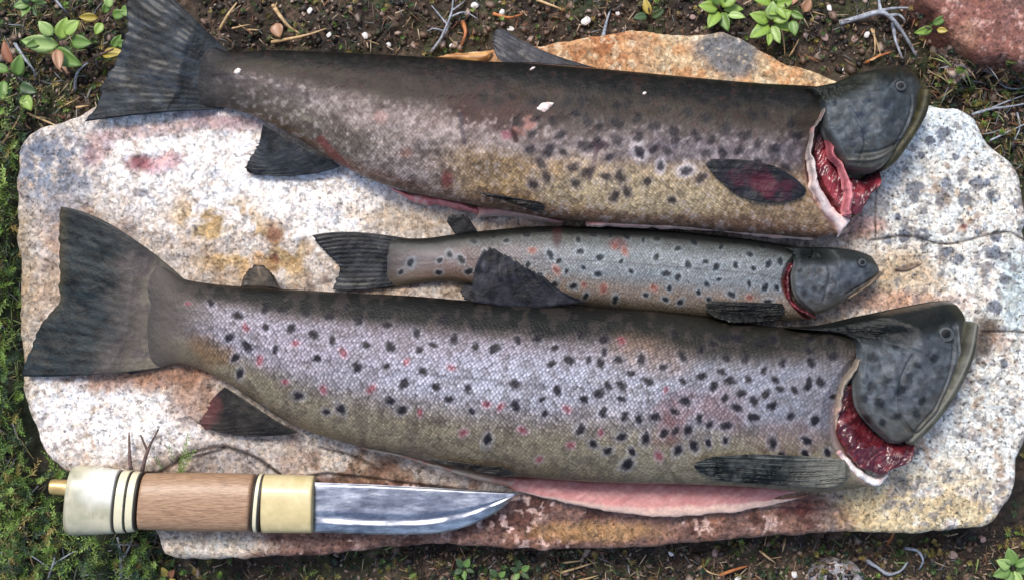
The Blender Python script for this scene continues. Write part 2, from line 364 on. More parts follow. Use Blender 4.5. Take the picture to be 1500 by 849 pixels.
# ------------------------------------------------------------------ stones
def stone(name, label, outline, step, colf, ztop, depth, parent=None, zfun=None, rough=.0012, mskf=None, bev=14, pad=26, slope=.3, cat='rock'):
    ol = smooth(outline, 400, True)[:-1]; ol2 = np.vstack([ol, ol[:1]])
    ol = ol + 7 * np.stack([fbm(ol[:, 0], ol[:, 1], 22, 3, 5) - .5, fbm(ol[:, 0] + 900, ol[:, 1], 22, 3, 6) - .5], 1)
    x0, y0 = ol.min(0) - pad; x1, y1 = ol.max(0) + pad
    xs = np.arange(x0, x1, step); ys = np.arange(y0, y1, step); X, Y = np.meshgrid(xs, ys, indexing='ij'); nu, nv = X.shape
    X = X.ravel(); Y = Y.ravel(); best = np.full(X.shape, 1e9); bx = X.copy(); by = Y.copy(); ins = np.zeros(X.shape, bool)
    q = np.vstack([ol, ol[:1]])[::1]
    for (ax, ay), (cx, cy) in zip(q[:-1], q[1:]):
        dx, dy = cx - ax, cy - ay
        sel = slice(None)
        t = np.clip(((X - ax) * dx + (Y - ay) * dy) / (dx * dx + dy * dy + 1e-9), 0, 1); qx = ax + t * dx; qy = ay + t * dy
        dd = (X - qx) ** 2 + (Y - qy) ** 2; mm = dd < best; best[mm] = dd[mm]; bx[mm] = qx[mm]; by[mm] = qy[mm]
        cr = (ay > Y) != (cy > Y); ins ^= cr & (X < dx * (Y - ay) / (dy if abs(dy) > 1e-9 else 1e-9) + ax)
    dist = np.sqrt(best); sd = np.where(ins, dist, -dist)
    o_ = np.clip(-sd, 0, pad); nx = (X - bx) / (dist + 1e-6); ny = (Y - by) / (dist + 1e-6)
    PX = np.where(ins, X, bx + nx * slope * o_); PY = np.where(ins, Y, by + ny * slope * o_)
    z = ztop + rough * (fbm(X, Y, 60, 4, 71) - .5) * 2 + rough * .8 * (fbm(X, Y, 12, 3, 72) - .5)
    if zfun: z = z + zfun(X, Y)
    bv = bev * (.6 + .8 * fbm(X, Y, 50, 2, 73)); t = np.clip(1 - sd / bv, 0, 1); z = z - .0045 * (1 - np.sqrt(np.clip(1 - t ** 2, 0, 1))) * (bev / 14)
    z = np.where(ins, z, z - depth * o_ / pad + .002 * (fbm(X, Y, 14, 3, 74) - .5) * np.clip(o_ / 4, 0, 1))
    xx, yy = w_of(PX, PY, 0, ztop)
    co = np.stack([xx, yy, z], 1); px, py = px_of(xx, yy, z)
    C = colf(px, py, sd); mk = mskf(px, py) if mskf else np.full(len(px), .5)
    f = grid_faces(nu, nv)[:, ::-1]; keep = (sd[f] > -pad + 1).any(1); f = f[keep]
    used = np.unique(f); re = np.full(len(co), -1); re[used] = np.arange(len(used)); f = re[f]
    o = make(name, co[used], f, M_STONE, parent, C[used], None, mk[used]); raster(co[used])
    return tag(o, label, cat) if not parent else o

LICH = [(1385,195,11),(1430,270,12),(1412,292,11),(1385,268,8),(1342,277,14),(1456,287,10),(1325,345,10),(1351,344,11),(1386,373,11),(1404,380,8),
        (1456,368,11),(1457,450,11),(1362,205,7),(1446,268,6),(1410,262,6),(1378,296,8),(1340,290,7),(1300,352,7),(1472,410,8),(1471,532,7),(1350,228,6),(1490,300,6),
        (1432,340,5),(1470,222,5),(1400,230,5),(1316,318,6),(1458,345,8),(1475,375,6)]
def slab_col(X, Y, sd):
    n1 = fbm(X, Y, 70, 5, 81); n2 = fbm(X, Y, 24, 4, 82); n3 = fbm(X, Y, 9, 3, 83)
    C = np.tile(lin((196, 187, 178)), (len(X), 1))
    C = mix(C, sm(.42, .62, n1) * .8, (176, 156, 134)); C = mix(C, sm(.55, .7, n2) * .7, (150, 132, 122))
    # bright quartz area upper left
    wq = blob(X, Y, 300, 240, 190, 85, 8, .5, .3, 9) + blob(X, Y, 480, 300, 150, 60, 14, .5, .3, 10) + blob(X, Y, 165, 610, 120, 62, 5, .35, .3, 11)
    C = mix(C, wq * sm(.2, .42, n3 * .6 + n2 * .4), (244, 242, 240))
    C = mix(C, blob(X, Y, 350, 350, 95, 55, 20, .5, .5, 12) * sm(.4, .6, n2), (182, 156, 114)); C = mix(C, blob(X, Y, 590, 322, 70, 26, 10, .5, .5, 13) * .7, (168, 148, 118))
    C = mix(C, blob(X, Y, 130, 350, 75, 40, 30, .5, .5, 14) * .7, (172, 140, 116)); C = mix(C, blob(X, Y, 215, 552, 120, 20, -4, .5, .5, 15) * .8, (160, 118, 92))
    C = mix(C, blob(X, Y, 285, 580, 40, 50, 0, .5, .5, 16) * .7, (146, 108, 82)); C = mix(C, sm(62, 30, X) * .7 * sm(280, 330, Y), (150, 134, 104))
    # grey blue lichen crust on the far left shoulder
    C = mix(C, blob(X, Y, 65, 235, 62, 60, 20, .4, .5, 17) * sm(.3, .6, n3), (126, 132, 144)); C = mix(C, blob(X, Y, 70, 300, 50, 50, 0, .5, .5, 18) * sm(.35, .6, n2) * .8, (146, 150, 158))
    # right hand side, cool white, warm towards the bottom
    C = mix(C, sm(1230, 1330, X) * sm(.3, .5, n3 * .5 + n2 * .5) * .9, (226, 230, 226)); C = mix(C, blob(X, Y, 1400, 190, 60, 45) * .8, (224, 238, 244))
    C = mix(C, blob(X, Y, 1320, 400, 60, 42, 0, .5, .5, 19) * .75, (196, 172, 136)); C = mix(C, sm(650, 740, Y + .15 * (1400 - X)) * sm(1150, 1280, X) * sm(.3, .55, n2) * .8, (206, 186, 138))
    C = mix(C, blob(X, Y, 1330, 442, 80, 14, 0, .5, .5, 20) * .6, (206, 168, 142)); C = mix(C, blob(X, Y, 1486, 430, 22, 60) * .5, (150, 186, 200))
    # rusty lower strip
    rl = np.interp(X, [0, 380, 460, 600, 760, 900, 1230, 1500], [900, 760, 690, 705, 720, 738, 740, 900])
    rust = sm(-10, 12, Y - rl + 18 * (n2 - .5)) * sm(330, 420, X) * sm(1270, 1180, X)
    C = mix(C, rust * .92, (128, 92, 80)); C = mix(C, rust * sm(.5, .66, n1) * .7, (156, 112, 92)); C = mix(C, rust * sm(.52, .66, n2), (98, 68, 60))
    C = mix(C, rust * sm(.58, .68, n3) * sm(.4, .55, n1 * .5 + n2 * .5), (222, 190, 178)); C = mix(C, blob(X, Y, 870, 778, 90, 14, 0, .5, .4, 21) * .6, (190, 150, 96))
    C = mix(C, sm(430, 480, X) * sm(640, 600, X) * sm(640, 655, Y) * sm(712, 700, Y) * sm(.4, .55, n2) * .8, (138, 112, 92))
    C = mix(C, blob(X, Y, 330, 680, 72, 26, 6, .4, .3, 22) * .7, (160, 154, 152)); C = mix(C, blob(X, Y, 300, 798, 90, 16, 0, .4, .4, 23) * .8, (214, 206, 192))
    # lichen discs with paler middles
    for i, (x, y, r) in enumerate(LICH):
        C = mix(C, blob(X, Y, x, y, r * 1.05, r * .95, i * 37, .16, .5, 30 + i) * .9 * sm(.25, .4, n3), (96, 104, 118)); C = mix(C, blob(X, Y, x, y, r * .5, r * .5, 0, .4, .3, 60 + i) * .35, (140, 148, 160))
    C = mix(C, sm(1260, 1300, X) * sm(.64, .7, fbm(X, Y, 13, 3, 91)) * .75, (128, 128, 132))
    # blood and dirt stains
    for x, y, rx, ry, a, c, k in ((205,237,20,13,-10,(110,38,50),.9),(235,240,34,14,-15,(176,98,108),.6),(142,222,18,26,30,(140,80,86),.55),(402,344,9,13,0,(112,52,52),.85),(402,340,16,22,0,(140,110,84),.5),
            (402,378,7,7,0,(92,46,40),.9),(385,384,22,14,20,(176,136,84),.6),(205,282,12,6,0,(74,74,90),.7),(330,178,70,12,8,(150,110,120),.6),(230,190,110,10,-6,(150,104,106),.55),(1444,492,17,32,10,(74,58,44),.9),
            (1466,498,14,12,0,(188,160,140),.6),(1270,330,26,14,0,(196,140,120),.6),(1180,738,44,14,-8,(104,56,50),.8),(1290,440,60,16,-4,(180,140,120),.5),(308,500,10,8,0,(90,60,50),.6),
            (560,682,22,12,0,(96,70,62),.6),(640,722,50,8,4,(90,64,56),.5),(1327,392,22,4,-18,(88,74,64),.8),(1412,332,5,3,0,(120,40,44),.8),(1245,345,30,8,0,(150,110,90),.6)):
        C = mix(C, blob(X, Y, x, y, rx, ry, a, .5, .45, int(x)) * k, c)
    for pts, wd in CRACKS: C = mix(C, (1 - sm(wd * .5, wd * 1.6, seg_dist(X, Y, pts))) * .8, (64, 52, 46))
    C = mix(C, sm(4, -6, sd) * .75, (118, 100, 82)); C = mix(C, sm(4, -4, sd) * sm(1180, 1280, X) * .6, (196, 180, 146))
    return C
CRACKS = [([(1280,352),(1330,346),(1385,358),(1440,346),(1475,340),(1502,352)], 1.4), ([(1440,486),(1475,485),(1510,487)], 1.4), ([(262,672),(290,660),(330,654),(372,668),(405,690),(420,705)], 2.2), ([(1362,90),(1300,128),(1290,180),(1284,250),(1282,350)], 1.0),
          ([(470,655),(520,668),(560,690)], 1.6)]
def slab_z(X, Y):
    z = 0
    for pts, wd in CRACKS: z = z - .0016 * np.exp(-(seg_dist(X, Y, pts) / (wd * 1.4)) ** 2)
    lw = np.interp(X, [230, 262, 330, 372, 420, 480, 700, 1230, 1300], [690, 672, 654, 668, 700, 690, 718, 745, 900])
    z = z - .0035 * sm(-2, 5, Y - lw) - .005 * sm(10, 90, Y - lw)
    z = z + .0015 * sm(.35, .65, fbm(X, Y, 30, 3, 95)) * sm(1270, 1200, X)
    return z
slab_outline = [(22,262),(26,215),(55,188),(112,170),(150,150),(240,138),(380,112),(600,110),(900,118),(1150,126),(1290,122),(1340,146),(1372,156),(1404,156),(1428,172),(1446,204),(1482,236),(1499,268),(1506,320),(1500,342),(1508,372),(1516,500),(1512,620),(1494,668),(1490,706),(1474,742),(1455,766),(1432,775),(1330,782),(1250,781),
                (1190,786),(1100,792),(1000,802),(900,809),(760,810),(640,803),(560,808),(470,818),(380,822),(300,826),(238,820),(226,800),(214,776),(160,740),(112,704),(84,680),(62,655),(44,610),(34,560),(28,500),(26,430),(26,380),(22,320)]
def slab_msk(X, Y): return .3 + .7 * fbm(X, Y, 40, 4, 99) + .4 * sm(1200, 1280, X) - .3 * blob(X, Y, 320, 250, 200, 100, 8)
stone('stone_slab', 'large flat pale granite slab with grey lichen spots, carrying the three trout and the knife', slab_outline, 1.7, slab_col, 0.0, .042, zfun=slab_z, mskf=slab_msk, pad=28)
def tan_col(X, Y, sd):
    n = fbm(X, Y, 18, 4, 101); C = np.tile(lin((196, 152, 110)), (len(X), 1)); C = mix(C, sm(.45, .65, n), (164, 112, 74)); C = mix(C, sm(900, 980, X) * sm(.35, .6, n) * .8, (206, 186, 150))
    C = mix(C, blob(X, Y, 1065, 78, 48, 34, 20, .4, .4, 24) * .9, (104, 112, 120)); C = mix(C, sm(.6, .7, fbm(X, Y, 9, 3, 103)) * .6, (226, 210, 180)); return C
stone('flat_stone', 'tan and orange flat stone with a grey lichen patch, half hidden behind the uppermost trout', [(640,84),(720,72),(790,66),(870,52),(935,45),(1000,52),(1060,48),(1105,66),(1150,92),(1225,116),(1215,150),(1100,160),(900,150),(700,120)], 2.0, tan_col, -.006, .034, bev=8)
def red_col(X, Y, sd):
    n = fbm(X, Y, 40, 4, 105); C = np.tile(lin((134, 92, 82)), (len(X), 1)); C = mix(C, sm(.45, .65, n) * .8, (116, 88, 84)); C = mix(C, sm(.62, .7, fbm(X, Y, 8, 3, 106)), (186, 150, 140)); C = mix(C, blob(X, Y, 1412, 55, 20, 30, 30, .5, .5) * .6, (180, 140, 118)); return C
stone('reddish_stone', 'reddish brown boulder at the top right corner beside the slab', [(1352,-8),(1376,22),(1400,52),(1420,70),(1442,84),(1475,86),(1540,96),(1620,60),(1640,-30),(1560,-120),(1440,-130),(1370,-80)], 2.6, red_col, -.012, .03, bev=18)
def grey_col(X, Y, sd):
    n = fbm(X, Y, 16, 4, 107); C = np.tile(lin((176, 176, 184)), (len(X), 1)); return mix(C, sm(.5, .7, n), (128, 124, 130))
stone('grey_stone', 'small pale grey stone lying on the soil below the slab', [(1190,838),(1204,828),(1230,824),(1256,830),(1268,848),(1258,870),(1220,876),(1194,862)], 1.6, grey_col, -.032, .012, bev=8, pad=10)
def dk_col(X, Y, sd):
    n = fbm(X, Y, 16, 4, 108); C = np.tile(lin((150, 132, 128)), (len(X), 1)); return mix(C, sm(.5, .7, n), (104, 92, 88))
stone('brown_stone', 'small brownish grey wedge of rock on the soil right of the top trout head', [(1384,66),(1402,72),(1420,92),(1426,108),(1408,120),(1396,132),(1390,110),(1388,88)], 1.6, dk_col, -.028, .012, bev=8, pad=10)

# ------------------------------------------------------------------ trout
def pt(ox, oy, lst): return [(ox + a / 2.83, oy + b / 2.83) for a, b in lst]
def spots(C, X, Y, lst, r, col, k=.85, halo=None, seed=0):
    q = np.zeros(len(X)); hq = np.zeros(len(X)); wob = .6 * (fbm(X, Y, 4, 2, 500 + seed) - .5) * 2
    for i, (x, y) in enumerate(lst):
        rr = r * (.8 + .45 * ((i * 37 % 11) / 11)); ang = i * 1.3
        near = (np.abs(X - x) < rr * 3) & (np.abs(Y - y) < rr * 3)
        if not near.any(): continue
        dx, dy = X[near] - x, Y[near] - y; e = 1 + .18 * np.cos(2 * (np.arctan2(dy, dx) - ang)); dd = np.hypot(dx, dy) / rr * e + wob[near] * .6
        q[near] = np.maximum(q[near], 1 - sm(.45, 1.35, dd)); hq[near] = np.maximum(hq[near], 1 - sm(1.0, 2.0, dd))
    if halo: C = mix(C, hq * min(1, halo[1] * 1.3) * np.clip(C.mean(1) / .22, 0, 1) ** 2, halo[0])
    return C * (1 - np.clip(q * k, 0, 1))[:, None] + np.minimum(lin(col)[None], C * np.where(lin(col)[None] > .1, 1.2, .6)) * np.clip(q * k, 0, 1)[:, None] if max(col) < 100 else mix(C, q * k * np.clip(C.mean(1) / .12, 0, 1), col)
def scatter_spots(n, x0, x1, y0, y1, seed, avoid, dmin=17):
    r = np.random.default_rng(seed); out = []
    for _ in range(n * 20):
        p = (r.uniform(x0, x1), r.uniform(y0, y1))
        if all(math.hypot(p[0] - a, p[1] - b) > dmin for a, b in out + avoid): out.append(p)
        if len(out) >= n: break
    return out

BB = pt(350, 280, [(108,487),(180,487),(275,493),(448,480),(372,518),(497,530),(615,553),(737,587),(847,530),(962,553),(892,612),(805,635),(980,645),(1060,650),(110,563),(215,568),(310,595),(388,615),(525,637),(630,645),(748,655),(35,640),(150,655),(323,690),(490,730),(612,725),(762,745),(685,795),(815,810),(950,815)]) \
   + pt(700, 280, [(145,540),(165,617),(247,608),(340,573),(428,590),(522,612),(815,592),(305,715),(380,697),(460,697),(583,697),(677,695),(770,728),(845,680),(928,655),(1030,690),(1110,693),(635,755),(540,803),(68,650),(848,785),(980,805),(1045,785),(1122,780),(930,765)]) \
   + pt(0, 280, [(875,463),(1100,487),(985,515),(1100,565),(950,605),(1020,640),(975,690)]) + pt(350, 549, [(630,105),(1030,268),(870,100)]) \
   + pt(700, 549, [(155,125),(268,98),(440,100),(425,225),(595,100),(665,180),(733,175),(638,318),(773,240),(860,110),(918,180),(1028,210),(955,280),(960,205),(1075,135),(1130,175)]) \
   + pt(1100, 549, [(15,175),(90,280),(165,170),(230,270),(265,185),(120,60),(240,30),(340,90),(180,60),(60,80)]) + pt(1100, 280, [(240,660),(130,712),(340,685),(100,780),(235,810),(290,790),(55,740)])
BR = pt(350, 280, [(25,560),(235,628),(432,668),(695,705),(880,730),(85,700),(190,790),(350,820),(548,818)]) + pt(0, 280, [(1020,565),(1075,700),(780,465)]) \
   + pt(350, 549, [(750,155),(930,240),(1025,120),(1085,130)]) + pt(700, 549, [(185,228),(510,238),(385,290),(750,335),(255,350),(370,140),(780,60),(35,120)]) + pt(700, 280, [(595,618)])
BB += scatter_spots(34, 860, 1225, 490, 680, 11, BB + BR, 17) + scatter_spots(12, 350, 860, 470, 610, 12, BB + BR, 19)
def big_col(X, Y, u, v):
    n = fbm(X, Y, 40, 4, 201); n2 = fbm(X, Y, 14, 3, 202); vv = v + .05 * (n - .5)
    C = np.tile(lin((152, 147, 154)), (len(X), 1))
    C = mix(C, sm(330, 260, X) * .9, (112, 102, 92)); C = mix(C, blob(X, Y, 600, 500, 260, 60, 3, .6, .3) * .6, (170, 164, 184))
    C = mix(C, blob(X, Y, 800, 560, 260, 36, 2, .6, .3) * .5, (176, 184, 204)); C = mix(C, blob(X, Y, 1120, 560, 150, 70, 2, .6, .3) * .55, (140, 150, 168))
    C = mix(C, sm(.56, .78, vv) * .85, (146, 136, 108)); C = mix(C, sm(.84, .97, vv) * .8, (128, 112, 88))
    C = mix(C, sm(.6, .8, vv) * sm(780, 1000, X) * .5, (170, 164, 142)); C = mix(C, sm(.26, .1, vv) * .7, (120, 104, 92))
    C = mix(C, sm(.34, .16, vv) * .5, (92, 82, 76)); C = mix(C, sm(.24, .12, vv + .04 * (n2 - .5)), (28, 30, 26)); C = mix(C, sm(.3, .14, v) * sm(850, 1000, X) * .6, (58, 56, 46))
    C = mix(C, blob(X, Y, 310, 515, 34, 20, 30, .5, .5) * .6, (134, 96, 54)); C = mix(C, blob(X, Y, 950, 520, 60, 26, 10, .6, .4) * .4, (170, 138, 116))
    C = mix(C, sm(.5, .64, n2) * .35, (96, 84, 80)); C = mix(C, sm(.5, .68, fbm(X, Y, 7, 3, 204)) * .3 * sm(.5, .7, v), (84, 78, 62)); C = mix(C, sm(.43, .445, v) * sm(.46, .445, v) * .3, (80, 72, 84))
    C = mix(C, blob(X, Y, 985, 612, 24, 36, 12, .6, .7) * .6, (134, 82, 82)); C = mix(C, blob(X, Y, 1050, 600, 40, 30, 12, .6, .7) * .35, (150, 100, 100))
    C = mix(C, blob(X, Y, 1160, 640, 60, 24, 0, .6, .6) * .35, (130, 92, 84))
    C = mix(C, sm(310, 225, X + 20 * (n - .5)) * .85, (106, 98, 94)); C = mix(C, sm(245, 190, X + 20 * (n - .5)) * .75, (56, 62, 64))
    C = spots(C, X, Y, BB, 7, (30, 24, 38), .95, ((178, 176, 190), .3)); C = spots(C, X, Y, BR, 5, (150, 58, 76), .7, ((188, 158, 170), .4), 5)
    C = mix(C, sm(.975, .992, u) * sm(.3, .5, v), (206, 176, 168)); return C
root = empty('trout', 'largest trout, silvery violet with black and red spots, lying lowest beside the knife', 'fish', 760, 560, 0, 'trout laid on the stone slab')
BIG = root
hb = lambda u: np.interp(u, [0, .035, .08, .16, .3, .5, .75, .9, .965, .985, 1], [.001, .0075, .0135, .022, .032, .038, .04, .038, .036, .03, .019])
tube_body('body', [[(188,345),(224,375),(262,405),(300,414),(350,419),(500,428),(600,433),(700,441),(850,450),(950,456),(1050,467),(1150,479),(1230,474),(1330,484)],
                   [(176,468),(268,474),(340,490),(480,535),(620,555),(760,570),(900,580),(1040,590),(1160,594),(1226,604)],
                   [(180,550),(226,541),(270,533),(330,558),(420,616),(500,646),(600,668),(700,688),(800,700),(900,706),(1000,708),(1100,712),(1200,720),(1290,708)]],
          900, 170, 36, hb, big_col, M_SKIN, root, -.0008, mskf=lambda X, Y, u, v: sm(230, 330, X) * sm(.05, .16, v) * (.55 + .45 * sm(1250, 900, X)) * (1 - .45 * sm(.6, .85, v)) * sm(1, .97, u))
def fin_col(c1, c2, rays, seed, edge=None, tint=None):
    c1 = tuple(np.array(c1) * .45); c2 = tuple(np.array(c2) * .6)
    def f(X, Y, u, v):
        n = fbm(X, Y, 18, 4, seed); C = np.tile(lin(c1), (len(X), 1)); C = mix(C, sm(.35, .7, n), c2)
        C = mix(C, sm(.5, .72, fbm(X, Y, 9, 3, seed + 11)) * .3, tuple(np.array(c2) * 1.2)); sk = vn(u * rays * 3.1, v * 3, seed + 12); C = mix(C, sm(.78, .95, sk) * .55 * sm(.2, .5, v) * sm(.35, .6, fbm(X, Y, 40, 2, seed + 14)), tuple(np.array(c2) * 2.0)); C = mix(C, sm(.2, .03, sk) * .6, tuple(np.array(c1) * .5))  # ray streaks; the palest are highlights put into the colour
        r = .5 + .5 * np.cos((u + .03 * (fbm(X, Y, 30, 3, seed + 3) - .5)) * rays * 2 * math.pi); pt_ = sm(.4, .7, fbm(X, Y, 34, 3, seed + 7)); C = mix(C, sm(.5, .95, r) * .3 * pt_, tuple(np.array(c2) * 1.3)); C = mix(C, sm(.35, .05, r) * .25, tuple(np.array(c1) * .6))
        if edge: C = mix(C, sm(.9, .99, v) * .7, edge)
        if tint: C = tint(C, X, Y, u, v)
        return C
    return f
def fin(parent, name, base, tip, rays, nu, nv, z0, z1, seed, c1=(36, 42, 44), c2=(62, 70, 74), ridge=.0005, thick=.0008, rest=None, edge=None, tint=None, mid=None, zm=None):
    tp = smooth(tip, 90); bc = np.mean(base, axis=0); jd = tp - bc; jd /= np.linalg.norm(jd, axis=1)[:, None]
    tp[1:-1] += jd[1:-1] * ((vn(np.arange(90) / 2.3, np.full(90, seed * 1.7), seed) - .5) * 5)[1:-1, None]; tip = [tuple(q) for q in tp]
    rails = [base, tip] if mid is None else [base, mid, tip]
    def zf(U, V, X, Y):
        z = z0 + (z1 - z0) * V if zm is None else np.interp(V, [0, .35, 1], [z0, zm, z1])
        if rest is not None: z = zmax(X.ravel(), Y.ravel()).reshape(X.shape) + rest
        wv = U * rays * 2 * math.pi * 1.0 + 5.0 * (fbm(X.ravel(), Y.ravel(), 60, 2, seed + 9).reshape(X.shape) - .5)
        return z + ridge * .16 * np.cos(wv) * (.3 + .7 * V) * (.3 + 1.1 * fbm(X.ravel(), Y.ravel(), 40, 2, seed + 8).reshape(X.shape)) + .0022 * (fbm(X.ravel(), Y.ravel(), 45, 3, seed + 5).reshape(X.shape) - .5)
    return sheet(name, rails, nu, nv, zf, thick, fin_col(c1, c2, rays, seed, edge, tint), M_FIN, parent, edge=.1)
# tail: base on the peduncle, tip the trailing edge, rays fanning out
def tail_tint(C, X, Y, u, v):
    n = fbm(X, Y, 26, 4, 309); C = mix(C, sm(.62, .2, v + .3 * (n - .5)) * .9, (88, 80, 76)); C = mix(C, sm(.4, .1, v) * sm(.45, .6, n) * .6, (120, 112, 92)); C = mix(C, sm(.16, .03, u) * .6, (28, 32, 34)); return mix(C, sm(.88, 1, v) * sm(.75, .5, u) * .6, (62, 54, 32))
fin(BIG, 'tail_fin', [(266,408),(268,424),(268,450),(266,478),(262,505),(250,526),(236,538)], [(86,302),(84,345),(86,385),(84,425),(84,445),(62,470),(42,512),(30,551)], 17, 150, 120, .0045, .006, 301, (18, 30, 32), (48, 64, 68), tint=tail_tint, thick=.0012, zm=.0092,
    mid=[(172,334),(168,372),(166,405),(162,440),(160,470),(150,498),(138,522),(126,549)])
fin(BIG, 'adipose_fin', [(352,420),(372,421),(392,422),(412,424)], [(356,404),(366,392),(384,389),(400,402)], 3, 26, 20, .016, .015, 310, (58, 48, 40), (104, 88, 70), thick=.002)
fin(BIG, 'dorsal_fin', [(694,442),(740,448),(790,450),(862,442)], [(708,368),(722,364),(748,378),(800,408)], 9, 110, 60, .0245, .0265, 320, (24, 25, 30), (62, 62, 72), ridge=.0007, mid=[(694,400),(722,402),(764,412),(826,428)])
fin(BIG, 'anal_fin', [(330,566),(360,585),(400,612),(438,632)], [(308,586),(298,606),(292,624),(340,638)], 8, 90, 60, .009, .006, 330, (44, 38, 34), (72, 66, 58), mid=[(320,574),(326,598),(348,620),(398,638)],
    tint=lambda C, X, Y, u, v: mix(C, blob(X, Y, 305, 605, 14, 24, 20, .5, .6) * .6, (96, 50, 48)))
fin(BIG, 'pelvic_fin', [(735,682),(745,686),(752,692),(756,698)], [(622,672),(640,678),(680,686),(720,697)], 5, 40, 60, 0, 0, 340, (46, 42, 40), (84, 76, 70), rest=.0012)
fin(BIG, 'pectoral_fin', [(1240,674),(1248,686),(1246,700),(1225,716)], [(1040,667),(1020,676),(1022,688),(1052,704)], 8, 80, 110, 0, 0, 350, (36, 46, 48), (104, 108, 104), ridge=.0006, rest=.0016, mid=[(1140,664),(1132,678),(1130,694),(1140,712)], 
    tint=lambda C, X, Y, u, v: mix(C, sm(.5, .1, v) * .6, (128, 126, 116)))
def flesh_col(seed):
    def f(X, Y, u, v):
        n = .5 * fbm(X * .6 + Y, Y * 1.5 - X * .4, 16, 4, seed) + .5 * fbm((X + Y * 1.5) , (Y - X * .2) * .2, 5, 2, seed + 1); C = np.tile(lin((206, 148, 140)), (len(X), 1)); C = mix(C, sm(.35, .65, n) * .75, (188, 118, 114)); C = mix(C, sm(.55, .75, v + .2 * (n - .5)) * .85, (228, 196, 176))
        C = mix(C, sm(.12, .0, v) * .7, (150, 90, 80)); C = mix(C, sm(.04, 0, u) + sm(.95, 1, u) * .7, (176, 120, 104)); return C
    return f
def lens(z, h): return lambda U, V, X, Y: z + h * np.sin(np.clip(V * 1.0 + .0, 0, 1) * math.pi) ** .6 * np.sin(U * math.pi) ** .3 + .0012 * (fbm(X.ravel(), Y.ravel(), 20, 3, 7).reshape(X.shape) - .5)
sheet('belly_flesh', [[(715,697),(850,702),(1000,706),(1195,716)], [(748,716),(880,732),(1010,734),(1140,730)], [(742,714),(830,738),(950,756),(1040,755),(1130,742),(1190,726)]], 160, 44, lens(.003, .004), .005, flesh_col(401), M_FLESH, BIG, jit=5)
def rim_col(X, Y, u, v):
    n = fbm(X, Y, 14, 3, 405); C = np.tile(lin((206, 188, 162)), (len(X), 1)); C = mix(C, sm(.5, .7, n) * .6, (190, 120, 104)); return mix(C, sm(.5, 1, u) * .5, (204, 150, 140))
sheet('belly_edge', [[(528,654),(580,660),(640,676),(700,690),(770,706)], [(528,657),(580,668),(640,686),(700,704),(752,716)]], 90, 16, lens(.002, .005), .004, rim_col, M_FLESH, BIG)
# gills and the pale collar behind them
def gill_col(seed, dark=(66, 16, 24), lightc=(112, 32, 42)):
    def f(X, Y, u, v):
        st_ = vn(u * 70 + 5 * fbm(X, Y, 14, 3, seed), v * 2.5, seed + 4); n = fbm(X, Y, 14, 4, seed + 1); n3 = fbm(X, Y, 5, 2, seed + 2)
        C = np.tile(lin(dark), (len(X), 1)); C = mix(C, sm(.45, .8, st_) * .5 * sm(.35, .6, n), lightc); C = mix(C, sm(.52, .68, n) * .5, tuple(np.array(lightc) * 1.1)); C = mix(C, sm(.64, .74, n3) * .14, (180, 110, 112)); C = mix(C, sm(.4, .0, v) * .6, (42, 12, 18)); return C
    return f
def gills(parent, rails, z, seed, nu=130, nv=44, thick=.02, amp=1, **k):
    def zf(U, V, X, Y):
        x, y = X.ravel(), Y.ravel()
        return z + amp * (.003 * np.sin(V * math.pi) + .0045 * (fbm(x, y, 26, 3, seed + 6).reshape(X.shape) - .5) + .0012 * (vn(U * 60 + 4 * fbm(x, y, 14, 3, seed).reshape(X.shape), V * 2.5, seed + 4) - .5) - .004 * (1 - V))
    return sheet('gills', rails, nu, nv, zf, thick, gill_col(seed, **k), M_GILL, parent, jit=10 * amp)
gills(BIG, [[(1262,560),(1262,600),(1285,632),(1312,650),(1346,646)], [(1240,560),(1236,610),(1256,650),(1290,672),(1338,668)], [(1232,575),(1224,620),(1240,664),(1282,694),(1318,684)]], .026, 411)
def collar_col(X, Y, u, v):
    n = fbm(X, Y, 10, 3, 415); C = np.tile(lin((176, 156, 138)), (len(X), 1)); C = mix(C, sm(.6, .8, u), (232, 226, 222)); C = mix(C, sm(.5, .7, n) * .4, (190, 130, 124)); C = mix(C, sm(.5, .2, u) * .85, (112, 104, 92))
    return mix(C, blob(X, Y, 1217, 655, 10, 12, 0, .5, .5) * .8, (168, 66, 60))
sheet('collar', [[(1262,520),(1238,560),(1230,600),(1234,630),(1240,660),(1264,684)], [(1257,518),(1229,560),(1222,604),(1223,634),(1230,668),(1254,694)]], 90, 16, lambda U, V, X, Y: .0332 + .0022 * np.sin(V * math.pi) - .018 * sm(.25, 1, U) + .003 * (fbm(X.ravel(), Y.ravel(), 12, 3, 77).reshape(X.shape) - .5), .01, collar_col, M_FLESH, BIG, jit=8)
def throat_col(X, Y, u, v): n = fbm(X, Y, 10, 3, 417); C = np.tile(lin((236, 230, 226)), (len(X), 1)); C = mix(C, sm(.5, .75, n) * .5, (214, 176, 170)); return mix(C, sm(.35, 0, u) * .8, (166, 70, 66))
sheet('throat_flap', [[(1212,650),(1232,660),(1258,684),(1288,700),(1308,692)], [(1214,664),(1234,682),(1262,702),(1290,714),(1309,697)]], 60, 14, lambda U, V, X, Y: .0275 - .010 * U + .002 * np.sin(V * math.pi) + .002 * (fbm(X.ravel(), Y.ravel(), 9, 3, 78).reshape(X.shape) - .5), .008, throat_col, M_FLESH, BIG, jit=8)
HSP = pt(1100, 549, [(545,195),(605,170),(530,110),(710,105),(480,180),(500,50),(560,20),(685,160),(620,60),(470,95),(650,15)]) + pt(1100, 280, [(685,722),(555,785),(505,690),(600,640),(760,690)])
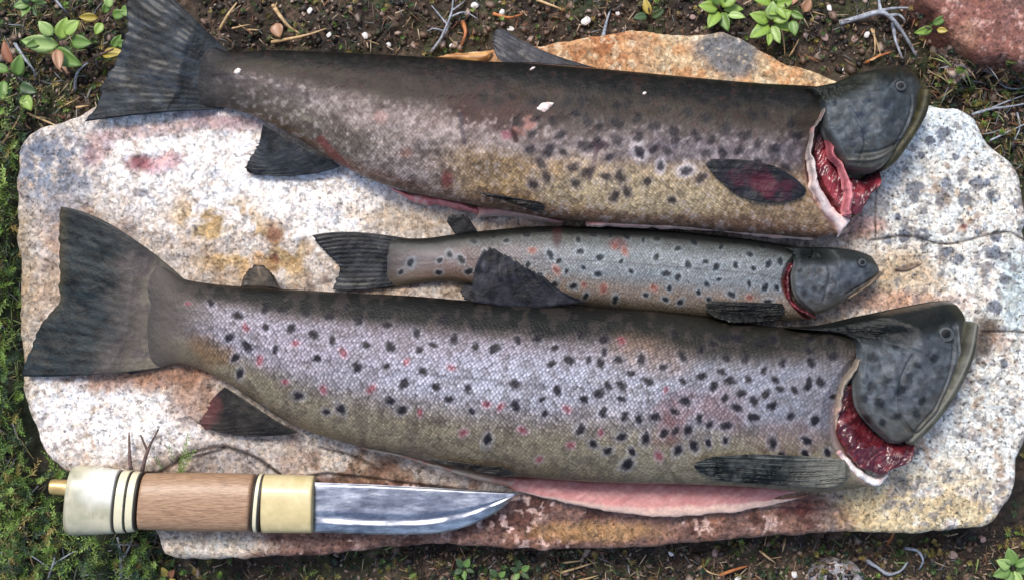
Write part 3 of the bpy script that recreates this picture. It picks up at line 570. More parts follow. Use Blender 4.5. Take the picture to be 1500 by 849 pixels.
def head_col(sp, cx, lightc=(108, 116, 124), darkc=(18, 22, 18), seed=420, jaw=(138, 134, 118), spr=7.5, spc=(24, 28, 32)):
    def f(X, Y, u, v):
        n = fbm(X, Y, 30, 4, seed); C = np.tile(lin(lightc), (len(X), 1)); n3 = fbm(X, Y, 9, 4, seed + 2); C = mix(C, sm(.62, .74, fbm(X, Y, 5, 2, seed + 5)) * .5, (60, 64, 66)); C = mix(C, sm(.4, .65, n) * .55, (84, 88, 90)); C = mix(C, sm(.5, .68, n3) * .45, (70, 76, 78)); C = mix(C, sm(.55, .68, 1 - n3) * .35, (150, 158, 166)); C = mix(C, sm(.6, .95, v) * .5, (122, 112, 90)); C = mix(C, sm(.06, .0, u) * .5 * sm(.3, .5, v), (140, 140, 130))
        vn_ = v + .06 * (n - .5); C = mix(C, sm(.36, .22, vn_) * .97, darkc); C = mix(C, sm(.84, .95, u) * .4, (88, 86, 66))
        C = spots(C, X, Y, sp, spr, spc, .8, None, 9)
        return C
    return f
def head(parent, rails, nu, nv, hf, z0, colf, seed, ridges=(), thick=.02, rimw=7):
    def zf(U, V, X, Y):
        z = z0(U) + hf(U) * np.clip(np.sin(np.clip(V * .93 + .035, 0, 1) * math.pi), 0, 1) ** .62
        z = z + .0013 * (fbm(X.ravel(), Y.ravel(), 24, 5, seed).reshape(X.shape) - .5) * 2
        for pts, wd, dp in ridges: z = z + dp * np.exp(-(seg_dist(X, Y, pts) / wd) ** 2)
        wn = sm(.36, .2, V) * sm(.55, .12, U); zb = np.maximum(zmax(X.ravel(), Y.ravel()).reshape(X.shape) + .001 + thick * .1, z - .014)
        return z * (1 - wn) + zb * wn
    return sheet('head', rails, nu, nv, zf, thick, colf, M_HEAD, parent, msk=.0, rimw=rimw)
BR_ = [([(1262,495),(1258,560),(1275,620)], 2.0, -.0006), ([(1330,520),(1312,560),(1318,610),(1345,640)], 2.2, -.0012), ([(1290,500),(1340,515),(1380,540)], 2.0, -.0008), ([(1300,600),(1330,628),(1352,636)], 2, -.0008),
       ([(1400,480),(1398,530),(1372,590),(1340,630)], 2.5, -.0016), ([(1412,478),(1411,535),(1385,595),(1350,640)], 2.0, .0012)]
head(BIG, [[(1150,480),(1210,476),(1270,463),(1330,451),(1400,441),(1424,448)], [(1246,496),(1300,494),(1340,487),(1380,478),(1412,470),(1433,466)], [(1250,560),(1290,556),(1330,550),(1370,540),(1410,520),(1431,495)],
           [(1262,606),(1300,604),(1340,592),(1375,575),(1406,552),(1425,520)], [(1308,652),(1326,652),(1346,640),(1370,612),(1395,578),(1416,540)]], 150, 130,
     lambda U: .011 * np.interp(U, [0, .5, .85, 1], [1, 1, .75, .35]), lambda U: .027 - .012 * sm(.45, 1, U), head_col(HSP, 0), 421, BR_)
def jaw_col(X, Y, u, v):
    n = fbm(X, Y, 16, 3, 430); C = np.tile(lin((118, 118, 104)), (len(X), 1)); C = mix(C, sm(.45, .6, n) * .6, (70, 70, 60)); return mix(C, sm(.4, .5, v) * sm(.62, .52, v) * .8, (170, 168, 156))
sheet('jaw', [[(1422,470),(1406,520),(1384,564),(1354,606),(1322,640)], [(1437,472),(1431,522),(1408,574),(1374,622),(1338,656)]], 90, 16, lambda U, V, X, Y: .0255 + .004 * np.sin(V * math.pi) ** .7, .014, jaw_col, M_HEAD, BIG)
def eye(parent, px, py, r, z=None, tilt=0):
    z = zat(px, py, 3)[0] if z is None else z; nu, nv = 22, 28; a = np.linspace(0, 1, nu); t = np.linspace(0, 2 * math.pi, nv, endpoint=False); A, T = np.meshgrid(a, t, indexing='ij')
    X = px + r * A * np.cos(T); Y = py + r * A * np.sin(T) * .92; zz = z + .0004 + .0016 * (1 - A ** 2) ** .5 * (r / 14) - .0012 * sm(.92, 1, A) + .0007 * np.exp(-((A - .85) / .08) ** 2)
    x, y = w_of(X, Y, 0, z); C = np.tile(lin((88, 98, 104)), (nu * nv, 1)); f = A.ravel(); C = mix(C, sm(.5, .42, f), (14, 16, 20)); C = mix(C, sm(.72, .8, f), (60, 64, 62)); C = mix(C, sm(.52, .56, f) * sm(.64, .58, f) * .6, (128, 124, 104))
    return make('eye', np.stack([x, y, zz], -1).reshape(-1, 3), grid_faces(nu, nv, True)[:, ::-1] if False else grid_faces(nu, nv, True), M_HEAD, parent, C, np.stack([X.ravel(), Y.ravel()], 1), np.zeros(nu * nv))
eye(BIG, 1384, 488, 15)

# ---- smallest trout (middle)
SB = pt(700, 280, [(685,203),(830,238),(895,210),(1008,232),(1125,262),(740,272),(943,293),(1068,305),(505,275),(635,332),(830,355),(998,365),(1125,385),(500,342),(915,420),(840,460),(1052,428),(795,400),(425,250),(300,262),(337,290),(480,180),(550,180),(200,180),(60,175),(120,205)]) + pt(1100, 280, [(45,225),(60,400),(10,320),(120,290),(70,460),(105,400)])
SR = pt(700, 280, [(440,388),(225,245),(325,325),(570,225),(730,400),(520,403),(1128,440),(610,250)])
SB += scatter_spots(26, 740, 1145, 345, 440, 13, SB + SR, 15) + scatter_spots(10, 560, 740, 350, 405, 14, SB + SR, 17)
def small_col(X, Y, u, v):
    n = fbm(X, Y, 30, 4, 211); vv = v + .06 * (n - .5); C = np.tile(lin((142, 149, 154)), (len(X), 1))
    C = mix(C, sm(900, 700, X) * .75, (146, 134, 136)); C = mix(C, sm(.58, .8, vv) * .8, (156, 136, 118)); C = mix(C, sm(640, 560, X) * .7, (96, 88, 82)); C = mix(C, sm(590, 545, X) * .8, (44, 46, 50)); C = mix(C, sm(.36, .16, vv) * .8, (88, 92, 88)); C = mix(C, sm(.18, .08, vv), (40, 44, 40))
    C = mix(C, blob(X, Y, 680, 400, 60, 26, 0, .6, .6) * .5, (124, 92, 74)); C = mix(C, sm(.45, .47, v) * sm(.49, .47, v) * .45, (90, 88, 90)); C = mix(C, blob(X, Y, 905, 358, 14, 9) * .6, (122, 72, 76)); C = mix(C, blob(X, Y, 816, 345, 7, 16) * .7, (84, 44, 48))
    C = mix(C, sm(.8, .95, vv) * .7, (92, 84, 62)); C = spots(C, X, Y, SB, 5, (30, 36, 44), .92, ((176, 188, 198), .35), 21); C = spots(C, X, Y, SR, 4.4, (140, 70, 58), .7, ((196, 150, 136), .4), 22)
    C = mix(C, sm(.975, .99, u) * sm(.3, .5, v), (150, 84, 76)); return C
SM = empty('trout', 'smallest trout, blue grey with dark spots, squeezed between the two larger ones', 'fish', 870, 400, 0, 'trout laid on the stone slab')
hs = lambda u: np.interp(u, [0, .05, .12, .25, .5, .75, .93, .98, 1], [.001, .0055, .0095, .014, .02, .022, .02, .018, .010])
tube_body('body', [[(534,342),(580,348),(620,349),(660,344),(720,337),(800,331),(900,334),(1000,340),(1100,351),(1185,364)], [(536,384),(640,384),(720,382),(820,384),(920,390),(1020,398),(1100,405),(1150,415)],
                   [(540,425),(575,421),(610,415),(660,412),(720,422),(800,438),(900,452),(1000,462),(1100,470),(1190,468)]], 520, 100, 24, hs, small_col, M_SKIN_S, SM, 0, mskf=lambda X, Y, u, v: sm(620, 700, X) * sm(.08, .2, v) * .6)
fin(SM, 'tail_fin', [(612,352),(612,366),(612,384),(612,402),(612,414)], [(457,345),(470,362),(488,380),(496,394),(492,410),(486,424)], 13, 90, 70, .0025, .0045, 360, (30, 32, 36), (72, 76, 82), mid=[(520,340),(534,362),(542,384),(538,402),(534,424)], zm=.006)
fin(SM, 'adipose_fin', [(700,340),(690,342),(678,343),(668,345)], [(686,318),(672,314),(658,316),(654,324)], 3, 24, 16, .010, .011, 365, (30, 30, 30), (56, 54, 52), thick=.0015)
fin(SM, 'anal_fin', [(690,408),(712,412),(736,420),(760,430)], [(676,420),(676,432),(692,444),(730,446)], 6, 40, 30, .006, .005, 370, (48, 48, 52), (92, 92, 98))
fin(SM, 'pectoral_fin', [(1148,444),(1152,452),(1150,460),(1144,468)], [(1040,440),(1034,448),(1042,462),(1070,472)], 6, 50, 60, 0, 0, 375, (34, 36, 36), (62, 62, 58), rest=.0014)
gills(SM, [[(1164,386),(1158,410),(1164,440),(1196,462)], [(1158,386),(1150,412),(1158,446),(1198,468)]], .0165, 441, 60, 14, .008, .5)
head(SM, [[(1150,362),(1190,361),(1230,362),(1262,366),(1284,374)], [(1164,378),(1200,380),(1235,380),(1268,382),(1292,388)], [(1158,405),(1195,408),(1235,404),(1270,398),(1294,396)], [(1166,436),(1200,436),(1238,424),(1270,412),(1290,406)], [(1196,462),(1216,456),(1242,440),(1266,424),(1284,412)]],
     100, 80, lambda U: .009 * np.interp(U, [0, .5, 1], [1, .9, .45]), lambda U: .014 - .004 * sm(.4, 1, U), head_col(pt(1100, 280, [(240,340),(200,330),(262,402),(300,400),(330,420),(220,420),(290,330),(350,380)]), 0, (104, 112, 122), (48, 54, 52), 442, spr=4, spc=(62, 58, 62)), 443, thick=.009, rimw=5, ridges=
     [([(1205,372),(1212,400),(1204,440)], 1.6, -.0008), ([(1240,430),(1270,414),(1290,402)], 1.6, -.0012)])
def jaw2(X, Y, u, v): C = np.tile(lin((146, 128, 110)), (len(X), 1)); return mix(C, sm(.5, .7, fbm(X, Y, 9, 2, 450)) * .6, (80, 72, 66))
sheet('jaw', [[(1289,396),(1272,412),(1248,428),(1222,442)], [(1295,400),(1276,420),(1250,437),(1222,450)]], 40, 10, lambda U, V, X, Y: .0125 + .003 * np.sin(V * math.pi) ** .7, .004, jaw2, M_HEAD, SM)
eye(SM, 1262, 384, 8)

# ---- uppermost trout
TB = pt(700, 0, [(283,325),(210,345),(375,355),(458,345),(625,370),(730,362),(865,380),(950,378),(935,413),(578,433),(620,430),(775,452),(873,465),(945,490),(1070,430),(660,490),(578,510),(505,523),(733,525),(455,500),(820,580),(815,545),(670,630),(945,635),(1015,635),(548,650),(262,677),(1030,530),(140,400),(540,390),(1110,560),(615,795),(567,815),(805,830)]) + pt(1100, 0, [(165,505),(100,615),(60,470),(95,410),(10,480),(30,600),(190,560)])
TH = pt(700, 0, [(757,690),(863,707),(670,630)])
TX = scatter_spots(46, 760, 1195, 115, 270, 5, TB + TH, 20) + scatter_spots(8, 700, 860, 108, 150, 6, TB, 19)
def top_col(X, Y, u, v):
    n = fbm(X, Y, 40, 5, 221); n2 = fbm(X, Y, 14, 4, 222); n3 = fbm(X, Y, 6, 3, 224); vv = v + .09 * (n - .5) + .03 * (n2 - .5); C = np.tile(lin((164, 150, 146)), (len(X), 1))
    C = mix(C, sm(520, 380, X) * .85, (112, 104, 106)); C = mix(C, sm(840, 980, X) * .75, (118, 110, 120)); C = mix(C, sm(.55, .7, vv) * sm(600, 720, X) * .9, (180, 150, 100)); C = mix(C, sm(.5, .7, vv) * sm(600, 500, X) * .7, (122, 114, 100))
    C = mix(C, sm(.45, .62, n2) * .4, (104, 90, 84)); C = mix(C, blob(X, Y, 960, 285, 130, 34, 5, .7, .5) * .75, (212, 194, 156)); C = mix(C, blob(X, Y, 1150, 310, 70, 26, 12, .6, .5, 29) * .6, (176, 150, 120)); C = mix(C, sm(.88, .97, vv) * .7, (140, 100, 78))
    C = mix(C, sm(.5, .33, vv) * .85, (84, 73, 62)); C = mix(C, sm(.38, .27, vv) * .85, (66, 58, 40)); C = mix(C, sm(.24, .13, vv), (26, 28, 24))
    C = mix(C, blob(X, Y, 730, 165, 90, 30, 8, .6, .8, 25) * .85, (78, 44, 34)); C = mix(C, blob(X, Y, 840, 165, 70, 30, 8, .6, .8, 35) * .6, (60, 52, 48)); C = mix(C, blob(X, Y, 620, 120, 120, 18, 3, .6, .6, 26) * .6, (56, 38, 36)); C = mix(C, blob(X, Y, 345, 165, 60, 12, 12, .6, .5, 27) * .8, (88, 76, 44)); C = mix(C, blob(X, Y, 430, 200, 50, 14, 35, .6, .5, 28) * .5, (104, 86, 52))
    C = mix(C, sm(.5, .68, n3) * .4, (72, 60, 58)); C = mix(C, sm(.6, .72, 1 - n3) * .4 * sm(.3, .45, v), (198, 186, 186)); C = mix(C, sm(.66, .74, fbm(X, Y, 9, 3, 226)) * .35 * sm(.6, .4, v), (92, 54, 46))
    C = mix(C, sm(400, 300, X + 30 * (n - .5)) * .8, (66, 64, 66)); C = mix(C, sm(330, 265, X) * .8, (36, 42, 46))
    C = mix(C, blob(X, Y, 876, 211, 12, 9, 10, .4, .6) * .85, (66, 40, 56)); C = mix(C, (1 - sm(2, 5, seg_dist(X, Y, [(874,216),(870,238),(864,262)]))) * .6, (84, 56, 72)); C = mix(C, (1 - sm(1.5, 5, seg_dist(X, Y, [(674,168),(677,190),(680,208)]))) * .6, (64, 56, 78))
    C = mix(C, (1 - sm(2, 6, seg_dist(X, Y, [(756,176),(752,190),(756,206)]))) * .85, (62, 24, 26)); C = mix(C, blob(X, Y, 769, 184, 16, 9, -30, .5, .5) * .8, (178, 118, 98)); C = mix(C, blob(X, Y, 742, 198, 8, 7) * .6, (168, 84, 108))
    C = mix(C, blob(X, Y, 655, 262, 8, 12, 0, .5, .5) * .7, (128, 48, 46)); C = mix(C, (1 - sm(3, 9, seg_dist(X, Y, [(470,205),(490,228),(512,250)]))) * .7, (132, 56, 48)); C = mix(C, blob(X, Y, 558, 172, 10, 9) * .4, (188, 140, 136)); C = mix(C, blob(X, Y, 596, 225, 9, 7) * .4, (170, 120, 100))
    C = spots(C, X, Y, TB + TX, 8, (36, 32, 42), .8, ((160, 150, 160), .2), 31); C = spots(C, X, Y, TH, 8.5, (50, 48, 62), .9, ((206, 198, 202), .6), 32)
    C = mix(C, sm(.978, .99, u) * sm(.35, .5, v), (196, 168, 156)); return C
TOP = empty('trout', 'uppermost trout, brownish, with a bloody wound and white fleck, tail past the photo edge', 'fish', 780, 200, 0, 'trout laid on the stone slab')
ht = lambda u: np.interp(u, [0, .04, .09, .2, .35, .55, .8, .93, .98, 1], [.001, .0075, .0135, .022, .03, .036, .038, .036, .032, .016])
tube_body('body', [[(262,24),(298,56),(336,76),(400,74),(500,78),(600,83),(700,90),(760,93),(870,101),(1000,113),(1100,122),(1200,128),(1290,138)], [(256,104),(320,118),(380,124),(460,148),(560,176),(680,196),(800,208),(920,218),(1040,226),(1130,232),(1184,232)],
                   [(252,160),(290,160),(330,158),(380,174),(430,200),(490,236),(540,262),(600,281),(700,301),(800,318),(900,328),(1000,333),(1100,342),(1200,349),(1244,340)]],
          860, 160, 36, ht, top_col, M_SKIN, TOP, -.0005, lump=.0022, mskf=lambda X, Y, u, v: (.3 + .3 * sm(.5, .75, v)) * sm(350, 500, X))
def tt(C, X, Y, u, v): return mix(C, sm(.3, 0, v) * .7, (58, 60, 60))
fin(TOP, 'tail_fin', [(340,80),(342,92),(342,110),(340,128),(336,146),(324,158)], [(208,-44),(186,0),(186,40),(174,78),(150,124),(142,152),(122,178)], 17, 140, 110, .004, .008, 380, (22, 32, 38), (56, 68, 80), mid=[(270,14),(252,44),(244,72),(236,100),(230,128),(212,168)], tint=tt, thick=.0012, zm=.0095)
fin(TOP, 'dorsal_fin', [(738,92),(780,94),(820,97),(876,101)], [(724,70),(722,54),(728,42),(742,44)], 8, 80, 50, .013, .009, 385, (42, 42, 46), (84, 84, 94), mid=[(728,84),(746,74),(772,66),(800,76)])
fin(TOP, 'anal_fin', [(386,182),(418,200),(456,220),(500,244)], [(380,206),(368,226),(358,246),(372,256)], 9, 90, 60, .009, .005, 390, (34, 38, 44), (66, 72, 80), mid=[(382,196),(390,220),(414,240),(446,256)])
fin(TOP, 'pelvic_fin', [(790,296),(796,300),(798,306),(792,312)], [(700,280),(706,284),(722,290),(750,297)], 5, 36, 50, 0, 0, 395, (56, 54, 54), (92, 84, 78), rest=.001)
fin(TOP, 'pectoral_fin', [(1176,268),(1184,276),(1180,286),(1166,292)], [(1038,234),(1034,242),(1046,258),(1072,280)], 6, 70, 80, 0, 0, 400, (34, 36, 42), (58, 58, 66), rest=.0018, mid=[(1120,240),(1114,256),(1112,276),(1116,296)],
    tint=lambda C, X, Y, u, v: mix(C, blob(X, Y, 1112, 268, 40, 15, 14, .7, .9) * .6, (88, 32, 46)))
def strip_col(X, Y, u, v):
    n = fbm(X, Y, 12, 3, 460); C = np.tile(lin((210, 130, 126)), (len(X), 1)); C = mix(C, sm(.45, .65, n) * .8, (172, 70, 74)); return mix(C, sm(.6, .7, n) * .7, (230, 190, 180))
sheet('belly_flesh', [[(566,272),(600,282),(650,290),(700,304)], [(584,284),(610,296),(650,304),(702,314)]], 60, 14, lens(.006, .004), .005, strip_col, M_FLESH, TOP, jit=10)
def strip2(X, Y, u, v):
    n = fbm(X, Y, 14, 3, 463); C = np.tile(lin((206, 160, 142)), (len(X), 1)); C = mix(C, sm(.45, .65, n) * .7, (176, 104, 100)); return mix(C, sm(.5, .9, v) * .5, (220, 200, 180))
sheet('belly_edge', [[(860,322),(960,324),(1060,328),(1150,334),(1200,344)], [(862,330),(960,334),(1060,338),(1120,346),(1190,352)]], 90, 14, lens(.017, .004), .006, strip2, M_FLESH, TOP, jit=8)
sheet('belly_flap', [[(696,300),(740,302),(790,314),(830,322)], [(700,318),(740,316),(786,322),(826,330)]], 50, 14, lens(.006, .005), .005, strip2, M_FLESH, TOP)
gills(TOP, [[(1212,172),(1222,214),(1236,246),(1270,262),(1292,246)], [(1200,190),(1208,236),(1232,280),(1262,286),(1292,266)], [(1192,204),(1196,250),(1226,300),(1256,318),(1270,284)]], .021, 471, dark=(84, 26, 36), lightc=(150, 58, 68))
def arch_col(X, Y, u, v): C = np.tile(lin((196, 120, 124)), (len(X), 1)); return mix(C, sm(.4, .6, fbm(X, Y, 8, 2, 475)) * .6, (140, 60, 72))
sheet('gill_arch', [[(1206,180),(1214,220),(1234,256),(1240,300),(1236,316)], [(1218,190),(1228,224),(1246,258),(1252,300),(1246,322)]], 60, 12, lambda U, V, X, Y: .0265 + .003 * np.sin(V * math.pi), .008, arch_col, M_GILL, TOP, jit=12)
def colT(X, Y, u, v): n = fbm(X, Y, 9, 3, 476); C = np.tile(lin((222, 204, 198)), (len(X), 1)); C = mix(C, sm(.55, .15, u) * .9, (98, 88, 84)); return mix(C, sm(.5, .7, n) * .4, (200, 140, 140))
sheet('collar', [[(1209,158),(1190,200),(1192,244),(1214,286),(1256,322)], [(1205,156),(1184,200),(1184,248),(1200,296),(1240,345)]], 80, 14, lambda U, V, X, Y: .0325 + .003 * np.sin(V * math.pi) - .012 * sm(.4, 1, U), .01, colT, M_FLESH, TOP, jit=10)
head(TOP, [[(1178,128),(1215,120),(1260,104),(1300,94),(1334,90),(1352,98)], [(1197,150),(1244,134),(1280,118),(1316,112),(1346,110),(1364,122)], [(1203,186),(1244,180),(1280,172),(1316,164),(1345,158),(1362,150)], [(1222,218),(1250,220),(1282,216),(1310,205),(1334,192),(1352,176)], [(1240,246),(1262,252),(1288,250),(1308,234),(1326,214),(1340,196)]],
     130, 110, lambda U: .0105 * np.interp(U, [0, .5, .85, 1], [1, 1, .75, .4]), lambda U: .025 - .010 * sm(.45, 1, U), head_col(pt(1100, 0, [(490,405),(560,440),(450,480),(590,500),(560,320),(460,550),(620,590),(420,590)]), 0, (92, 102, 108), (38, 42, 32), 481, spr=6.5, spc=(58, 66, 84)), 482,
     [([(1240,160),(1262,200),(1256,240)], 2.0, -.0009), ([(1250,226),(1285,222),(1320,205)], 1.8, -.0012), ([(1240,236),(1280,234),(1312,216)], 1.8, .0012), ([(1322,112),(1340,140),(1334,175),(1310,212)], 2.2, -.0014), ([(1256,140),(1290,135),(1310,118)], 1.8, -.0008)])
sheet('jaw', [[(1350,126),(1342,160),(1326,190),(1298,224),(1286,236)], [(1366,130),(1362,164),(1344,198),(1316,238),(1298,250)]], 70, 12, lambda U, V, X, Y: .0225 + .0035 * np.sin(V * math.pi) ** .7, .014, lambda X, Y, u, v: mix(np.tile(lin((96, 92, 62)), (len(X), 1)), sm(.45, .6, fbm(X, Y, 8, 2, 484)) * .7, (56, 54, 42)), M_HEAD, TOP)
eye(TOP, 1318, 126, 10)

# ------------------------------------------------------------------ sheath knife
KN = empty('sheath_knife', 'knife with antler pommel, brown wooden grip and bright steel blade at the slab edge', 'knife', 430, 740, 0)
ZK = .0065
def knife_seg(name, x0, x1, w0, w1, t0, t1, yc0, yc1, mat, colf=None, bulge=0, sh=-.09, rnd0=1.5, rnd1=1.5):
    nu, nv = 46, 56; u = np.linspace(0, 1, nu)[:, None]; th = np.linspace(0, 2 * math.pi, nv, endpoint=False)[None]
    L = x1 - x0; sx = np.minimum(u, 1 - u) * L; e = np.where(u < .5, np.clip((u * L + .01) / rnd0, 0, 1), np.clip(((1 - u) * L + .01) / rnd1, 0, 1)); sc = 1 - .12 * (1 - np.sqrt(1 - (1 - e) ** 2))
    sc = np.where((u == 0) | (u == 1), .02, sc)
    uu = np.clip(u + 0, 0, 1); ww = (w0 + (w1 - w0) * uu + bulge * np.sin(uu * math.pi)) * sc; tt_ = (t0 + (t1 - t0) * uu) * sc
    cs, sn = np.cos(th), np.sin(th); ex = .85
    y = (yc0 + (yc1 - yc0) * u) - ww / 2 * np.sign(cs) * np.abs(cs) ** ex; z = ZK + tt_ / 2 * np.sign(sn) * np.abs(sn) ** ex + 0 * u
    x = x0 + L * u + sh * (y - (yc0 + yc1) / 2) + 0 * th
    zr = ZK + t0 / 2 * .5; xx, yy = w_of(x, y, 0, ZK + .004)
    co = np.stack([xx, yy, z], -1).reshape(-1, 3); px, py = x.ravel(), y.ravel(); C = colf(px, py) if colf else np.tile(lin((200, 190, 160)), (nu * nv, 1))
    o = make(name, co, grid_faces(nu, nv, True), mat, KN, C); raster(co); return o
def bone1(X, Y): n = fbm(X, Y * .5, 20, 5, 601); C = np.tile(lin((190, 184, 158)), (len(X), 1)); C = mix(C, sm(.4, .6, n) * .8, (150, 150, 126)); C = mix(C, sm(.6, .7, fbm(X * .4 + Y, Y - X, 8, 3, 605)) * .4, (120, 124, 100)); C = mix(C, blob(X, Y, 112, 745, 34, 44, 0, .6, .5) * .55, (150, 150, 128)); return grime(mix(C, blob(X, Y, 160, 708, 30, 26, -20, .6, .3) * .7, (240, 240, 236)), X, (99, 173))  # marbled antler; the pale upper spot is light from above put into the colour
def bone2(X, Y): n = fbm(X, Y, 26, 3, 603); C = np.tile(lin((204, 188, 142)), (len(X), 1)); C = mix(C, sm(.6, .7, fbm(X * .25, Y, 5, 3, 606)) * .35, (170, 150, 104)); return grime(mix(C, sm(.4, .62, n) * .6, (190, 172, 122)), X, (383, 460))
def grime(C, X, xs): 
    for q in xs: C = mix(C, sm(5, 0, np.abs(X - q)) * .45, (96, 84, 60))
    return C
def bone3(X, Y): return np.tile(lin((212, 204, 172)), (len(X), 1))
knife_seg('end_rivet', 70, 100, 22, 24, .008, .008, 714, 716, M_BRASS, sh=0, rnd0=4)
knife_seg('pommel', 98, 170, 104, 93, .021, .020, 733.5, 736, M_BONE, bone1, rnd0=12, bulge=1)
knife_seg('spacer', 169.5, 173, 92, 92, .0205, .0205, 736, 736, M_BLACK)
knife_seg('spacer_ring', 172.5, 186, 92, 91, .0206, .0204, 736, 736, M_BONE, bone3)
knife_seg('spacer', 185.5, 189, 90, 90, .0202, .0202, 736, 736, M_BLACK)
knife_seg('spacer_ring', 188.5, 200, 90, 87, .0204, .02, 736, 736, M_BONE, bone3)
knife_seg('spacer', 199.5, 203, 85, 85, .0195, .0195, 736, 736, M_BLACK)
knife_seg('grip', 202.5, 371, 82, 84, .0192, .0185, 735.5, 737.5, M_WOOD, bulge=3)
knife_seg('spacer', 370.5, 374, 85, 85, .0186, .0186, 738, 738, M_BLACK)
knife_seg('spacer_ring', 373.5, 380, 86, 86, .0188, .0188, 738, 738, M_BONE, bone3)
knife_seg('spacer', 379.5, 383.5, 85, 85, .0186, .0186, 738, 738, M_BLACK)
knife_seg('bolster', 383, 460, 86, 84, .0188, .018, 738.5, 740, M_BONE, bone2, sh=-.03, rnd1=5)
def blade_z(U, V, X, Y): return ZK + .0036 - .0008 * sm(.5, .62, V) + (.0001 + .0006 * sm(.35, .65, fbm(X.ravel(), Y.ravel(), 45, 3, 645).reshape(X.shape))) * sm(.62, .74, V) - .0030 * np.clip((V - .74) / .26, 0, 1) - .0010 * sm(.0, .04, U) * 0  # facet tilted sunward, shaped to give the bright band along the bevel
sheet('blade', [[(458,706),(540,709),(620,713),(700,718),(758,722)], [(458,732),(540,734),(620,736),(690,734),(757.5,722.5)], [(458,760),(540,764),(610,764),(668,756),(715,741),(757.5,723)], [(458,781),(540,784),(600,784.5),(655,780),(700,766),(735,746),(758,723)]], 140, 40, blade_z, .0024,
      lambda X, Y, u, v: mix(mix(np.tile(lin((240, 242, 246)), (len(X), 1)), sm(.6, .63, v + .05 * (fbm(X, Y, 60, 2, 640) - .5)) * sm(.86, .8, v) * sm(.08, .14, u), (250, 250, 250)), sm(.45, .7, fbm(X * .5, Y, 16, 4, 641)) * .4, (150, 156, 172)), M_STEEL, KN)  # pale bevel stripe is a painted highlight; the greyer mottling is random

# ------------------------------------------------------------------ plants
def zgr(x, y): return float(zat(x, y)[0])
_leafmesh = {}
def leaf_mesh(key, colr, seed, wid=.6):
    nu, nv = 7, 5; u = np.linspace(0, 1, nu); v = np.linspace(-1, 1, nv); U, V = np.meshgrid(u, v, indexing='ij')
    wd = wid * np.sin(np.clip(U * 1.02, 0, 1) ** .8 * math.pi) ** .75 + .015; X = U + 0 * V; Y = wd * V * .5 * 1.0; Z = .10 * np.abs(V) ** 1.4 * wd * 2 - .18 * (U - .4) ** 2
    top = np.stack([X, Y, Z], -1).reshape(-1, 3); bot = top - [0, 0, .035]; f = grid_faces(nu, nv); n = nu * nv
    ring = np.concatenate([np.arange(nv), np.arange(1, nu) * nv + nv - 1, (nu - 1) * nv + np.arange(nv - 2, -1, -1), np.arange(nu - 2, 0, -1) * nv]); r2 = np.roll(ring, -1)
    faces = np.vstack([f[:, ::-1], f + n, np.stack([ring, r2, r2 + n, ring + n], 1)]); co = np.vstack([top, bot])
    C = np.tile(lin(colr), (len(co), 1)); C = mix(C, np.tile(sm(.25, .0, np.abs(V)).ravel(), 2) * .4, tuple(min(255, c * 1.25) for c in colr))
    o = make('leaf', co, faces, M_LEAF, None, C); me = o.data; bpy.data.objects.remove(o); return me
LEAFC = {'bright': (118, 146, 58), 'mid': (92, 122, 56), 'dark': (58, 80, 46), 'pale': (138, 164, 96), 'red': (130, 84, 58), 'yellow': (158, 142, 62), 'brown': (150, 112, 84)}
LM = {k: leaf_mesh(k, c, i) for i, (k, c) in enumerate(LEAFC.items())}
from mathutils import Matrix, Euler
def sprig(name, label, cat, base, stem, leaves, zb=None, rise=.018, group=None, stemmat=None):
    zb = zgr(*base) if zb is None else zb
    root = empty(name, label, cat, base[0], base[1], zb, group)
    n = len(stem); pts = []
    for i, (x, y) in enumerate(stem):
        z = zb + rise * (i / (n - 1)) ** .8; a, b = w_of(x, y, z); pts.append((a, b, z))
    tube('stem', pts, .0008, stemmat or M_BROWN, root, 5, .6)
    for i, (x, y, ang, ln, colk) in enumerate(leaves):
        z = zb + rise * (.75 + .35 * ((i * 29 % 7) / 7)); a, b = w_of(x, y, z)
        o = bpy.data.objects.new('leaf', LM[colk]); COL.objects.link(o); s = ln * S * (H - z) / H; r = math.radians(-ang)
        o.parent = root
        tilt = -.12 - .5 * ((i * 17 % 5) / 5) * .6
        M = Matrix.Translation((a, b, z)) @ Euler(((i * 13 % 7 - 3) * .12, tilt, r), 'XYZ').to_matrix().to_4x4() @ Matrix.Diagonal((s, s * (.8 + .45 * ((i * 19 % 6) / 6)), s, 1))
        o.matrix_world = M; o.matrix_parent_inverse = Matrix.Identity(4); o.matrix_basis = root.matrix_world.inverted() @ M
    return root
def rosette(cx, cy, n, ln, cols, r0=3, start=0):
    return [(cx + r0 * math.cos(math.radians(start + i * 360 / n)), cy + r0 * math.sin(math.radians(start + i * 360 / n)), start + i * 360 / n + random.uniform(-14, 14), ln * random.uniform(.8, 1.1), cols[i % len(cols)]) for i in range(n)]
G = 'small leafy heath plants round the slab'
sprig('heath_plant', 'low plant with the largest rosette of glossy oval leaves, top left corner', 'plant', (98,120), [(104,118),(98,92),(90,60)], [(86,66,185,54,'pale'),(80,74,30,50,'mid'),(104,60,10,36,'mid'),(88,58,-70,34,'bright'),(78,52,-135,28,'pale'),(94,50,-40,30,'bright'),(84,72,80,34,'brown'),(62,58,150,26,'mid'),(96,68,60,22,'dark')], group=G)
sprig('heath_plant', 'green sprig with a yellow leaf just left of the uppermost tail fin', 'plant', (118,96), [(116,98),(140,84),(166,72)], [(150,82,-10,34,'yellow'),(164,70,-50,24,'mid'),(172,66,-8,20,'mid')], group=G)
